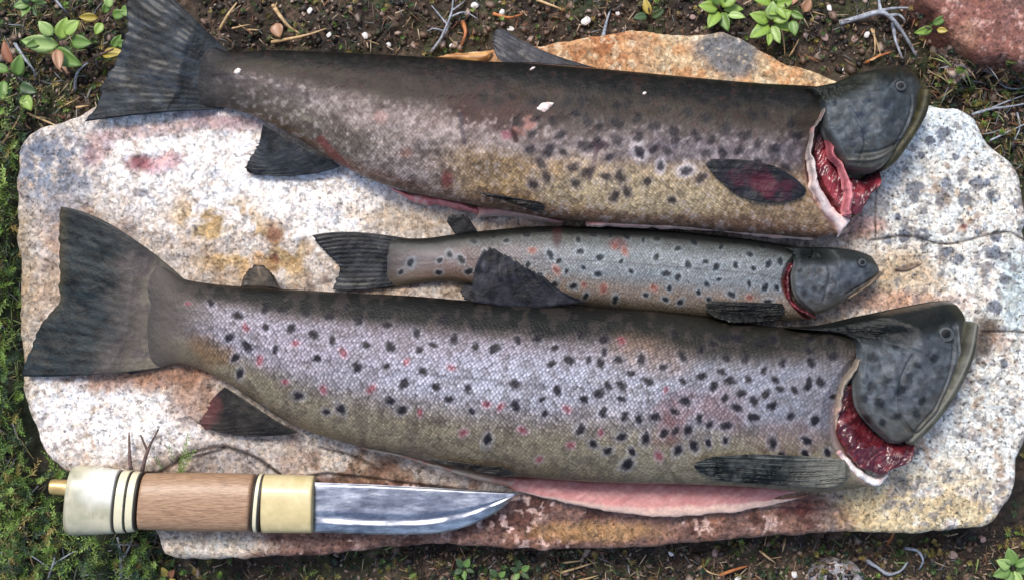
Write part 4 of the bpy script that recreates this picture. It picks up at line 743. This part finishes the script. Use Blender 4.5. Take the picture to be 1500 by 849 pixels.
sprig('heath_plant', 'small sprig of round pale leaves near the top edge left of the tail', 'plant', (140,44), [(140,46),(152,32),(160,20)], [(144,26,180,28,'yellow'),(152,20,-60,24,'mid'),(164,22,0,26,'mid'),(160,12,-90,22,'pale'),(176,14,20,24,'mid'),(150,34,120,20,'bright')], group=G)
sprig('heath_plant', 'sprig of dull green narrow leaves with a red one at the left photo edge', 'plant', (36,150), [(38,152),(26,120),(18,92)], [(18,94,-110,36,'red'),(14,104,190,30,'mid'),(24,112,-70,34,'mid'),(28,126,20,30,'dark'),(18,130,160,34,'mid'),(34,140,60,26,'bright'),(6,118,90,30,'mid')], group=G)
sprig('heath_plant', 'tiny green sprig at the very top left corner of the ground', 'plant', (40,10), [(40,14),(46,6),(50,-2)], rosette(46, 6, 6, 24, ['mid', 'dark', 'mid']), group=G)
sprig('heath_plant', 'bright yellow-green plant on the soil above the tan flat stone', 'plant', (1130,55), [(1130,58),(1128,40),(1132,20)], rosette(1130, 34, 6, 34, ['bright', 'pale', 'bright'], 4, 20) + rosette(1134, 8, 5, 30, ['bright', 'mid'], 3, 60) + [(1118,44,150,24,'pale'),(1128,48,100,22,'bright')], group=G)
sprig('heath_plant', 'second bright plant close above the tan stone, left of its twin', 'plant', (1062,30), [(1064,34),(1058,20),(1052,8)], rosette(1056, 14, 6, 34, ['bright', 'mid', 'bright'], 4, 10) + [(1066,22,10,26,'pale')], group=G)
sprig('heath_plant', 'sparse plant with a brown leaf, between the bright plants and the forked grey twig', 'plant', (1160,30), [(1160,32),(1156,18),(1150,6)], [(1152,8,-30,22,'brown'),(1158,18,30,22,'mid'),(1148,14,160,26,'bright'),(1160,30,80,24,'mid')], group=G)
sprig('heath_plant', 'two bright green leaves beside the reddish boulder', 'plant', (1366,48), [(1376,50),(1366,44),(1356,40)], [(1366,42,165,28,'bright'),(1366,36,-30,24,'mid'),(1372,44,10,16,'yellow')], group=G)
sprig('heath_plant', 'pale green leafy tuft cut by the bottom right corner', 'plant', (1484,835), [(1486,846),(1484,834),(1482,824)], rosette(1484, 832, 7, 28, ['mid', 'pale', 'mid'], 4, 10), group=G, rise=.012)
sprig('heath_plant', 'olive sprig with a yellowing leaf on the soil above the tan stone, left end', 'plant', (955,30), [(956,34),(952,22),(950,12)], [(952,22,-110,26,'yellow'),(954,26,-30,22,'dark'),(948,24,170,22,'dark')], group=G, rise=.012)
for i, (x, y, st, lab) in enumerate(((680,832,10,'small green sprig below the slab under the blade tip'),(762,836,50,'small pointed green sprig below the slab right of the blade tip'),(246,846,30,'sprig with orange tinted leaves under the wooden grip'),(730,846,15,'tiny dark green sprig at the bottom edge between two paler sprigs'))):
    sprig('heath_plant', lab, 'plant', (x, y), [(x, y + 8), (x, y), (x + 1, y - 8)], rosette(x, y, 5, 16, ['dark', 'mid', 'dark'] if i != 2 else ['yellow', 'red', 'mid'], 2, st), group=G, rise=.008)

# needle-leaved heath and moss: nobody could count it
def needles(name, stems, mat, cols, kind='stuff', nl=7, nw=1.7):
    V = []; F = []; CC = []; k = 0
    for (x, y, z, ang, el, L, n, ci, sc) in stems:
        k_ = S * (H - z) / H; p0 = np.array([(x - 750) * k_, (424.5 - y) * k_, z]); L = L * S
        dr = np.array([math.cos(ang) * math.cos(el), math.sin(ang) * math.cos(el), math.sin(el)])
        sd = np.array([-math.sin(ang), math.cos(ang), 0]); up = np.cross(dr, sd)
        t = np.linspace(.08, 1, n); a = np.arange(n) * 2.399 + ang * 5; c = p0 + t[:, None] * L * dr - np.array([0, 0, 1]) * (t[:, None] ** 2) * L * .15
        rad = sd * np.cos(a)[:, None] + up * np.sin(a)[:, None]; nd = rad * .8 + dr * .6 + rng.normal(0, .12, (n, 3)); ln = nl * S * sc * (1.1 - .5 * t)[:, None]
        wv = np.cross(nd, dr); wv /= np.linalg.norm(wv, axis=1)[:, None] + 1e-9; wv *= nw * S * sc * .5
        v = np.stack([c - wv * .4, c + nd * ln * .5 - wv, c + nd * ln, c + nd * ln * .5 + wv], 1); V.append(v.reshape(-1, 3))
        F.append(np.arange(n * 4).reshape(n, 4) + k); k += n * 4; base = lin(cols[ci]) * rng.uniform(.7, 1.25); cc = base[None] * rng.uniform(.75, 1.25, (n, 1)); CC.append(np.repeat(cc, 4, 0))
    return make(name, np.vstack(V), np.vstack(F), mat, None, np.vstack(CC), smooth_=False)
cols = [(104, 134, 56), (72, 98, 48), (44, 66, 44), (128, 150, 78), (120, 114, 58), (140, 122, 70)]
st = []
def add_stems(n, x0, x1, y0, y1, zlo, zhi, Lr, probs, dens=None, el=(.2, 1.3), sc=1.0):
    c = 0
    while c < n:
        x, y = rng.uniform(x0, x1), rng.uniform(y0, y1)
        zz = zgr(x, y)
        if zz > -.02: c += .3; continue
        if dens is not None and rng.random() > dens(x, y): c += .3; continue
        z = zz + rng.uniform(zlo, zhi); st.append((x, y, z, rng.uniform(0, 6.28), rng.uniform(*el), rng.uniform(*Lr), int(rng.integers(14, 34)), rng.choice(len(cols), p=probs), sc)); c += 1
gp = [.28, .24, .22, .14, .06, .06]; bp = [.08, .2, .3, .04, .2, .18]
add_stems(620, -60, 34, 150, 700, .004, .026, (24, 60), gp, sc=1.3); add_stems(560, -40, 240, 690, 880, .0, .022, (22, 54), gp, sc=1.25)
add_stems(200, -40, 200, -40, 170, 0, .004, (10, 26), bp); add_stems(160, 200, 760, 800, 880, 0, .006, (10, 22), bp); add_stems(260, 700, 1560, 770, 890, 0, .005, (8, 18), bp)
add_stems(330, 300, 1400, -40, 110, 0, .003, (7, 14), bp, el=(.3, 1.4), sc=.8); add_stems(200, 1370, 1560, 90, 260, 0, .004, (8, 18), bp); add_stems(120, 1480, 1560, 560, 860, 0, .006, (10, 22), bp)
tag(needles('heather_and_moss', st, M_MOSS, cols), 'dense green needle-leaved heather and moss over the ground round the slab', 'moss', kind='stuff')
# the sprigs that reach over the slab edge beside the knife
st = [(262,700,.001,1.3 + i * .12 - .3, .5, 60 - i * 7, 34, 0 if i % 2 else 3, 1.0) for i in range(4)] + [(240,690,.001,1.9,.6,30,24,1,1.)] + [(268,668,.002,1.2,.6,44,30,0,1.), (255,676,.002,1.7,.6,30,24,3,1.)]
tag(needles('heather_sprig', st, M_MOSS, cols), 'bright green needle sprig poking up over the slab above the wooden grip', 'plant')
def blades(n, x0, x1, y0, y1, cs, Lr, name, label, seed):
    g = np.random.default_rng(seed); V = []; F = []; CC = []; k = 0; tr = 0
    while k < n and tr < n * 8:
        tr += 1; x, y = g.uniform(x0, x1), g.uniform(y0, y1); z = zgr(x, y)
        if z > -.02: continue
        a, b = w_of(x, y, z); L = g.uniform(*Lr) * S; th = g.uniform(0, 6.28); el = g.uniform(.15, 1.1); d_ = np.array([math.cos(th) * math.cos(el), math.sin(th) * math.cos(el), math.sin(el)]); sd = np.array([-math.sin(th), math.cos(th), 0]); wv = S * g.uniform(.7, 1.5)
        q = [np.array([a, b, z]) + d_ * L * t - np.array([0, 0, 1]) * L * .45 * t * t + sd * L * .15 * t * t * math.sin(th * 3) for t in (0, .35, .7, 1)]
        V += [q[0] - sd * wv, q[0] + sd * wv, q[1] - sd * wv * .9, q[1] + sd * wv * .9, q[2] - sd * wv * .6, q[2] + sd * wv * .6, q[3] - sd * wv * .1, q[3] + sd * wv * .1]; o_ = k * 8
        F += [(o_, o_ + 1, o_ + 3, o_ + 2), (o_ + 2, o_ + 3, o_ + 5, o_ + 4), (o_ + 4, o_ + 5, o_ + 7, o_ + 6)]; CC += [lin(cs[g.integers(len(cs))]) * g.uniform(.7, 1.2)] * 8; k += 1
    return tag(make(name, np.array(V), np.array(F), M_MOSS, None, np.array(CC)), label, 'grass', kind='stuff')
gc = [(112, 128, 70), (82, 102, 50), (134, 126, 84), (98, 88, 66), (120, 124, 126), (60, 76, 46)]
blades(420, -50, 32, 150, 860, gc, (26, 80), 'grass_blades', 'thin grass blades and stems along the left side of the slab', 3)
blades(420, -40, 240, 700, 880, gc, (22, 64), 'grass_blades', 'thin grass blades and stems round the pommel of the knife', 4)
blades(260, 240, 1560, 790, 890, gc, (12, 34), 'grass_blades', 'short scattered grass blades on the soil below the slab', 5)
blades(240, 1370, 1560, 80, 280, gc, (16, 46), 'grass_blades', 'short grass and stems on the soil at the upper right', 6)
blades(200, -40, 200, -40, 180, gc, (16, 50), 'grass_blades', 'short grass and stems among the leafy plants at the top left', 8)
def shoot(label, pts, r, mat, name='dead_twig', cat='twig', zoff=.0015, branches=(), group='dead twigs on the ground', arch=0):
    zz = [float(zat(x, y, 2)[0]) + zoff for x, y in pts]; n = len(pts)
    P = []
    for i, (x, y) in enumerate(pts):
        z = zz[i] + arch * math.sin(math.pi * i / max(1, n - 1)); a, b = w_of(x, y, z); P.append((a, b, z))
    if not branches: return tag(tube(name, P, r * S, mat, None), label, cat, group)
    root = empty(name, label, cat, pts[0][0], pts[0][1], zz[0], group); tube('stem', P, r * S, mat, root)
    for bpts in branches:
        Q = []
        for i, (x, y) in enumerate(bpts):
            z = float(zat(x, y, 2)[0]) + zoff + arch * .6; a, b = w_of(x, y, z); Q.append((a, b, z))
        tube('branch', Q, r * S * .7, mat, root)
    return root
shoot('thick pale grey forked twig on the soil above the uppermost head', [(1230,34),(1262,25),(1292,18),(1312,34),(1330,60),(1343,84)], 5, M_GREY, branches=[[(1292,16),(1312,12),(1330,12)],[(1308,34),(1312,60),(1322,86)],[(1290,18),(1288,4),(1286,-8)],[(1300,24),(1316,22),(1326,30)]], arch=.008)
shoot('thin grey lichened twig with many tips above the top dorsal fin', [(632,76),(645,58),(655,36),(662,16),(664,-6)], 2.6, M_GREY, branches=[[(655,36),(640,18),(632,8)],[(658,26),(680,18),(700,28)],[(645,58),(654,46),(660,32)],[(662,16),(678,4),(684,-6)],[(650,46),(636,42),(626,46)]], arch=.005)
shoot('dark grey twig standing behind the top left plants', [(78,-4),(90,10),(104,24)], 3, M_GREY, arch=.012)
shoot('grey bent twig at the left edge among the leaves', [(22,64),(36,86),(50,104),(52,120)], 3.2, M_GREY, arch=.010)
shoot('grey twig climbing from the slab corner towards the yellow leaf', [(110,135),(112,110),(124,96),(148,80)], 2.6, M_GREY, arch=.010)
shoot('thin brown twig under the largest green leaves', [(98,114),(88,98),(76,84)], 1.8, M_BROWN, arch=.010)
shoot('long pale stalk along the left edge, lower end near the slab corner', [(-6,224),(14,196),(30,168),(36,140)], 2.4, M_STRAW, arch=.008, name='dry_stalk', cat='stalk', group='dry stalks on the ground')
shoot('thin stalk at the left edge parallel to a longer one', [(2,250),(12,222),(24,196)], 2, M_STRAW, arch=.010, name='dry_stalk', cat='stalk', group='dry stalks on the ground')
shoot('pair of grey sticks right of the slab top corner', [(1424,168),(1450,160),(1480,156),(1512,150)], 2.6, M_GREY, branches=[[(1450,206),(1480,192),(1510,178)],[(1450,160),(1472,150),(1500,140)],[(1490,165),(1494,186),(1486,206)]], arch=.006)
shoot('curling grey sticks on the moss at the right photo edge', [(1460,120),(1480,130),(1510,128)], 1.6, M_GREY, arch=.004)
shoot('dark upright twig on the slab above the antler pommel', [(192,688),(190,668),(189,632)], 3, M_BROWN, arch=.004, zoff=.003)
shoot('brown twig leaning beside the green sprig above the grip', [(208,690),(216,660),(232,628)], 3.4, M_BROWN, arch=.006, zoff=.003, branches=[[(216,660),(210,646),(206,636)]])
shoot('grey forked stem below the antler pommel', [(176,860),(178,820),(172,786)], 4.5, M_GREY, arch=.002, branches=[[(178,820),(190,800),(194,786)]])
shoot('pale blue grey twig in the heather at the bottom left', [(70,850),(78,824),(84,800)], 2.4, M_GREY, arch=.02, branches=[[(78,826),(100,812),(112,806)],[(78,834),(56,820),(44,812)]])
shoot('lichened grey twig curling on the soil below the slab', [(1265,818),(1285,830),(1300,840),(1318,836),(1330,822)], 3.6, M_GREY, arch=.004)
shoot('short pale lichen curl below the slab right of the grey twig', [(1326,802),(1344,806),(1352,820),(1346,834)], 3, M_GREY, arch=.004)
shoot('thin dark twig beside the left slab edge below the tail', [(-4,540),(12,546),(30,540)], 2, M_GREY, arch=.018)
shoot('little curved grey shoot standing over the soil above the middle of the top trout', [(884,52),(888,34),(894,14)], 3.0, M_GREY, arch=.004)
shoot('dark thread of dry grass lying on the slab right of the smallest head', [(1312,394),(1328,396),(1350,386)], 1.4, M_BROWN, zoff=.0008, name='dry_stalk', cat='stalk', group='dry stalks on the ground')
SG = 'dry stalks on the ground'
straws = [([(322,44),(334,22),(347,4)], 3.4, M_STRAW, 'tan straw on the soil right of the uppermost tail'), ([(340,42),(356,38),(368,36)], 1.6, M_STRAW, 'short thin straw touching the thicker one by the top tail'), ([(362,44),(380,44)], 1.7, M_STRAW, 'tiny pale straw between the tail straw and the dry leaf'),
 ([(400,8),(412,26),(424,40),(440,50)], 4, M_STRAW, 'broad curved straw standing beside the round dry leaf'), ([(398,62),(430,56),(455,50),(478,42)], 3, M_STRAW, 'long tan straw crossing the soil above the top trout back'), ([(400,14),(406,4)], 2, M_STRAW, 'short straw end by the curved straw'),
 ([(786,0),(808,8),(828,16)], 2.6, M_STRAW, 'pale straw at the top edge above the tan stone'), ([(722,20),(745,26),(768,20)], 3, M_ORSTRAW, 'rusty flake of straw above the top dorsal fin'), ([(678,32),(682,48),(676,66)], 4, M_ORSTRAW, 'orange brown straw beside the grey lichened twig'),
 ([(1276,42),(1284,62),(1290,80)], 2, M_STRAW, 'yellow straw forming a V above the uppermost head'), ([(1290,80),(1278,88),(1272,88)], 2, M_STRAW, 'short yellow straw at the foot of the V'), ([(1268,92),(1284,84),(1306,76)], 2.4, M_ORSTRAW, 'rusty straw lying under the yellow V'), ([(1280,44),(1282,68),(1280,86)], 1.8, M_STRAW, 'yellow straw next to the rusty straw above the head'),
 ([(1434,120),(1452,110),(1472,102)], 2.6, M_STRAW, 'pale straw in the crossed bundle right of the top head'), ([(1446,112),(1452,124),(1460,134)], 2.2, M_STRAW, 'pale straw crossing the bundle downwards'), ([(1452,132),(1464,118),(1478,106)], 2.0, M_STRAW, 'thin straw at the right of the crossed bundle'),
 ([(822,824),(838,822),(854,820)], 2, M_STRAW, 'thin whitish straw below the slab, upper of three'), ([(822,838),(842,832),(868,824)], 2.4, M_STRAW, 'whitish straw below the slab, middle of three'), ([(846,850),(862,846),(876,842)], 2, M_STRAW, 'whitish straw below the slab, lowest of three'),
 ([(1054,842),(1075,834),(1096,828)], 3.4, M_ORSTRAW, 'orange straw below the slab right of centre'), ([(1026,828),(1040,838),(1056,842)], 2, M_STRAW, 'thin pale straw joined to the orange one'), ([(1113,806),(1124,815),(1136,824)], 2.2, M_STRAW, 'white straw below the slab near the grey stone'), ([(1150,788),(1148,800),(1146,808)], 2.2, M_STRAW, 'short upright straw against the lower slab edge'),
 ([(35,165),(58,174),(82,184)], 2.6, M_STRAW, 'tan straw lying over the upper left slab corner'), ([(85,160),(104,150),(118,142)], 1.8, M_STRAW, 'thin straw under the uppermost tail tip'), ([(112,158),(122,156),(130,155)], 2.6, M_STRAW, 'stubby pale straw touching the tail tip'), ([(1143,36),(1148,60),(1150,84)], 1.6, M_STRAW, 'thin tan stem in front of the bright plants'),
 ([(1156,84),(1164,70),(1170,58)], 1.8, M_STRAW, 'short olive stem right of the bright plants'), ([(1300,796),(1306,786),(1310,778)], 3, M_ORSTRAW, 'mossy brown stub leaning on the lower slab edge'), ([(64,862),(48,826),(40,800)], 2, M_STRAW, 'pale stalk in the heather at the lower left'), ([(120,842),(134,826),(152,812)], 1.8, M_STRAW, 'slanting stalk left of the forked stem')]
for pts, r, m, lab in straws: shoot(lab, pts, r, m, 'dry_stalk', 'stalk', .0025, (), SG, .003)
def splinter(pts, zoff=.002):
    P = [(x, y) for x, y in pts]
    return None
o = sheet('wood_splinter', [[(638,84),(670,78),(706,76),(722,72)], [(638,84),(670,88),(700,92),(716,86)]], 24, 8, lambda U, V, X, Y: -.004 + .0015 * np.sin(V * math.pi), .002, lambda X, Y, u, v: mix(np.tile(lin((196, 150, 92)), (len(X), 1)), sm(.4, .7, fbm(X * .3, Y, 4, 2, 700)), (150, 104, 60)), M_LEAF, None)
tag(o, 'yellow brown splinter of wood against the back of the uppermost trout', 'splinter')
for (x, y, a, l, wd, lab) in ((404,34,75,24,1.1,'round brown dry leaf on the soil above the top trout back'), (1444,30,10,0,1,''),(1176,18,-60,24,.9,'small brown dry leaf near the top edge right of the bright plants'), (92,92,60,20,1.2,'pinkish brown dry leaf under the largest green plant')):
    if not l: continue
    z = zgr(x, y) + .006; a_, b_ = w_of(x, y, z); o = bpy.data.objects.new('dry_leaf', LM['brown'].copy()); COL.objects.link(o); s = l * S; o.matrix_basis = Matrix.Translation((a_, b_, z)) @ Euler((.2, -.1, math.radians(-a)), 'XYZ').to_matrix().to_4x4() @ Matrix.Diagonal((s, s * wd * 1.3, s, 1))
    tag(o, lab, 'leaf', 'dry leaves on the ground')

# ------------------------------------------------------------------ pebbles and grit
def peb_mesh(seed, mat):
    import bmesh
    bm = bmesh.new(); bmesh.ops.create_icosphere(bm, subdivisions=2, radius=1); r = random.Random(seed); ks = [Vector((r.gauss(0, 1), r.gauss(0, 1), r.gauss(0, 1))).normalized() for _ in range(7)]
    for v in bm.verts:
        f = 1.0
        for q in ks: f -= .6 * max(0, v.co.normalized().dot(q) - .6)
        v.co *= f; v.co.z *= .6
    me = bpy.data.meshes.new('pebble'); bm.to_mesh(me); bm.free(); me.materials.append(mat); return me
PM = [peb_mesh(i, M_WHITE) for i in range(4)] + [peb_mesh(9 + i, M_PINKP) for i in range(3)]
pebs = [(858,31,7.5,0,'large bright white pebble on the soil above the tan stone'),(748,43,5.5,1,'white pebble beside the tip of the top dorsal fin'),(735,18,5,2,'white pebble near the top edge above the dorsal fin'),(695,9,6.5,3,'white angular pebble at the top edge right of the lichened twig'),(663,67,5,0,'white pebble just above the wood splinter'),
 (482,51,4.5,1,'small white pebble at the end of the long straw'),(535,53,6,2,'bluish white pebble above the back of the top trout'),(569,66,4.5,3,'tan white pebble close to the top trout back'),(454,16,5,1,'dull white pebble above the long straw'),(1270,51,5,0,'small white pebble left of the yellow straw V'),(1252,58,6,5,'pinkish pebble left of the yellow straw V'),
 (1209,55,6,5,'pinkish pebble right of the bright plants'),(1232,102,4,1,'small pale pebble touching the uppermost head'),(1395,129,5,0,'white chip below the brown wedge of rock'),(983,810,4.5,1,'white pebble under the lower slab edge at the middle'),(1048,809,7,4,'brownish pebble under the lower slab edge'),(1081,847,5,0,'white pebble at the bottom edge beside the orange straw'),
 (1163,841,6,2,'white pebble left of the pale grey stone'),(1395,812,8,4,'grey pebble under the slab at the lower right'),(1440,790,5,5,'pale pebble under the lower right slab corner'),(736,35,4,6,'tiny grit stone next to the dorsal fin pebble'),(1197,26,5,6,'dull pebble at the top edge right of the plants'),(600,24,5,4,'brownish pebble left of the lichened twig'),(560,20,4,5,'small pinkish pebble above the white one near the top trout back'),
 (1180,52,4.5,4,'brown pebble near the stems of the bright plants'),(905,20,4,3,'small white pebble right of the curved shoot'),(1015,25,4.5,5,'pinkish pebble left of the two bright plants'),(1215,12,5,1,'whitish pebble near the top edge left of the grey twig')]
for x, y, r, k, lab in pebs:
    z = zgr(x, y) + .0012; a, b = w_of(x, y, z); o = bpy.data.objects.new('pebble', PM[k]); COL.objects.link(o); s = r * S; o.location = (a, b, z); o.scale = (s * 1.15, s, s); o.rotation_euler = (0, 0, x); tag(o, lab, 'pebble', 'pebbles on the soil')
# fleck of fat on the top trout, another on its tail root
for x, y, r, asp, lab in ((800,156,12,.7,'white fleck of fat sticking to the flank of the uppermost trout'),(348,104,6,.8,'tiny white fleck on the tail root of the uppermost trout'),(944,137,3.4,.8,'pinprick white fleck on the back of the uppermost trout'),(780,101,5,.5,'small white fleck at the foot of the top dorsal fin')):
    rx, ry = r, r * asp; ca, sa = .9, -.42
    q = lambda dx, dy: (x + dx * ca - dy * sa, y + dx * sa + dy * ca)
    o = sheet('white_fleck', [[q(-rx, 0), q(-rx * .5, -ry * .9), q(rx * .4, -ry), q(rx, -ry * .1)], [q(-rx, ry * .1), q(-rx * .6, ry * .8), q(rx * .3, ry * .7), q(rx, ry * .1)]], 22, 12, lambda U, V, X, Y: zmax(X.ravel(), Y.ravel(), 3).reshape(X.shape) + .0006 * np.sin(V * math.pi), .0016,
              lambda X, Y, u, v: mix(np.tile(lin((226, 214, 206)), (len(X), 1)), sm(.45, .7, fbm(X, Y, 5, 2, 790)) * .6, (190, 150, 142)), M_FLESH, None, jit=r * .7, ras=False)
    tag(o, lab, 'fleck', 'white flecks on the uppermost trout')
# countless crumbs of soil and litter
def crumbs(name, n, regions, mat, size, colsr, label):
    ico = np.array([(0,0,1),(.9,0,.2),(.28,.85,.2),(-.73,.53,.2),(-.73,-.53,.2),(.28,-.85,.2),(0,0,-.6)]); tri = np.array([(0,i,i % 5 + 1) for i in range(1,6)] + [(6,i % 5 + 1,i) for i in range(1,6)])
    V = []; F = []; CC = []; k = 0
    tries = 0
    while k < n and tries < n * 6:
        tries += 1; rg = regions[rng.integers(len(regions))]; x, y = rng.uniform(rg[0], rg[1]), rng.uniform(rg[2], rg[3]); z = zgr(x, y)
        if z > -.025: continue
        a, b = w_of(x, y, z); s = size * S * rng.lognormal(0, .45); th = rng.uniform(0, 6.28); M = np.array([[math.cos(th), -math.sin(th), 0], [math.sin(th), math.cos(th), 0], [0, 0, .7]])
        v = (ico * rng.uniform(.6, 1.3, (7, 1)) * [rng.uniform(.7, 1.8), 1, 1]) @ M.T * s + (a, b, z + s * .3); V.append(v); F.append(tri + 7 * k); CC.append(np.tile(lin(colsr[rng.integers(len(colsr))]) * rng.uniform(.6, 1.2), (7, 1))); k += 1
    return tag(make(name, np.vstack(V), np.vstack(F), mat, None, np.vstack(CC), smooth_=False), label, 'litter', kind='stuff')
reg = [(290,1400,-40,125),(290,1400,-40,125),(-40,230,-40,200),(200,1540,770,890),(1360,1540,80,260),(600,1500,790,880)]
crumbs('soil_crumbs', 9000, reg, M_MOSS, 2.6, [(72, 58, 48), (52, 44, 38), (96, 78, 64), (118, 98, 84), (64, 66, 40), (150, 132, 120), (40, 34, 32)], 'crumbs of peat, grit and plant litter over the soil')
def litter():
    V = []; F = []; CC = []; k = 0; cs = [(150, 124, 92), (110, 78, 54), (84, 64, 52), (176, 156, 130), (96, 98, 100), (132, 84, 56)]
    for _ in range(2600):
        rg = reg[rng.integers(len(reg))]; x, y = rng.uniform(rg[0], rg[1]), rng.uniform(rg[2], rg[3]); z = zgr(x, y)
        if z > -.025: continue
        z += rng.uniform(.001, .004); a, b = w_of(x, y, z); L = rng.uniform(5, 20) * S; th = rng.uniform(0, 6.28); d_ = np.array([math.cos(th), math.sin(th), rng.normal(0, .15)]) * L; wv = np.array([-math.sin(th), math.cos(th), 0]) * S * rng.uniform(.5, 1.1); up = np.array([0, 0, S * 1.0]); p = np.array([a, b, z])
        V.append(np.array([p - wv, p + wv, p + up, p + d_ - wv * .5, p + d_ + wv * .5, p + d_ + up * .6])); F.append(np.array([(0, 3, 5), (0, 5, 2), (1, 2, 5), (1, 5, 4), (0, 2, 1), (3, 4, 5)]) + 6 * k); CC.append(np.tile(lin(cs[rng.integers(6)]) * rng.uniform(.5, 1.1), (6, 1))); k += 1
    tag(make('needle_litter', np.vstack(V), np.vstack(F), M_MOSS, None, np.vstack(CC), smooth_=False), 'fallen needles and broken stems strewn on the soil', 'litter', kind='stuff')
litter()
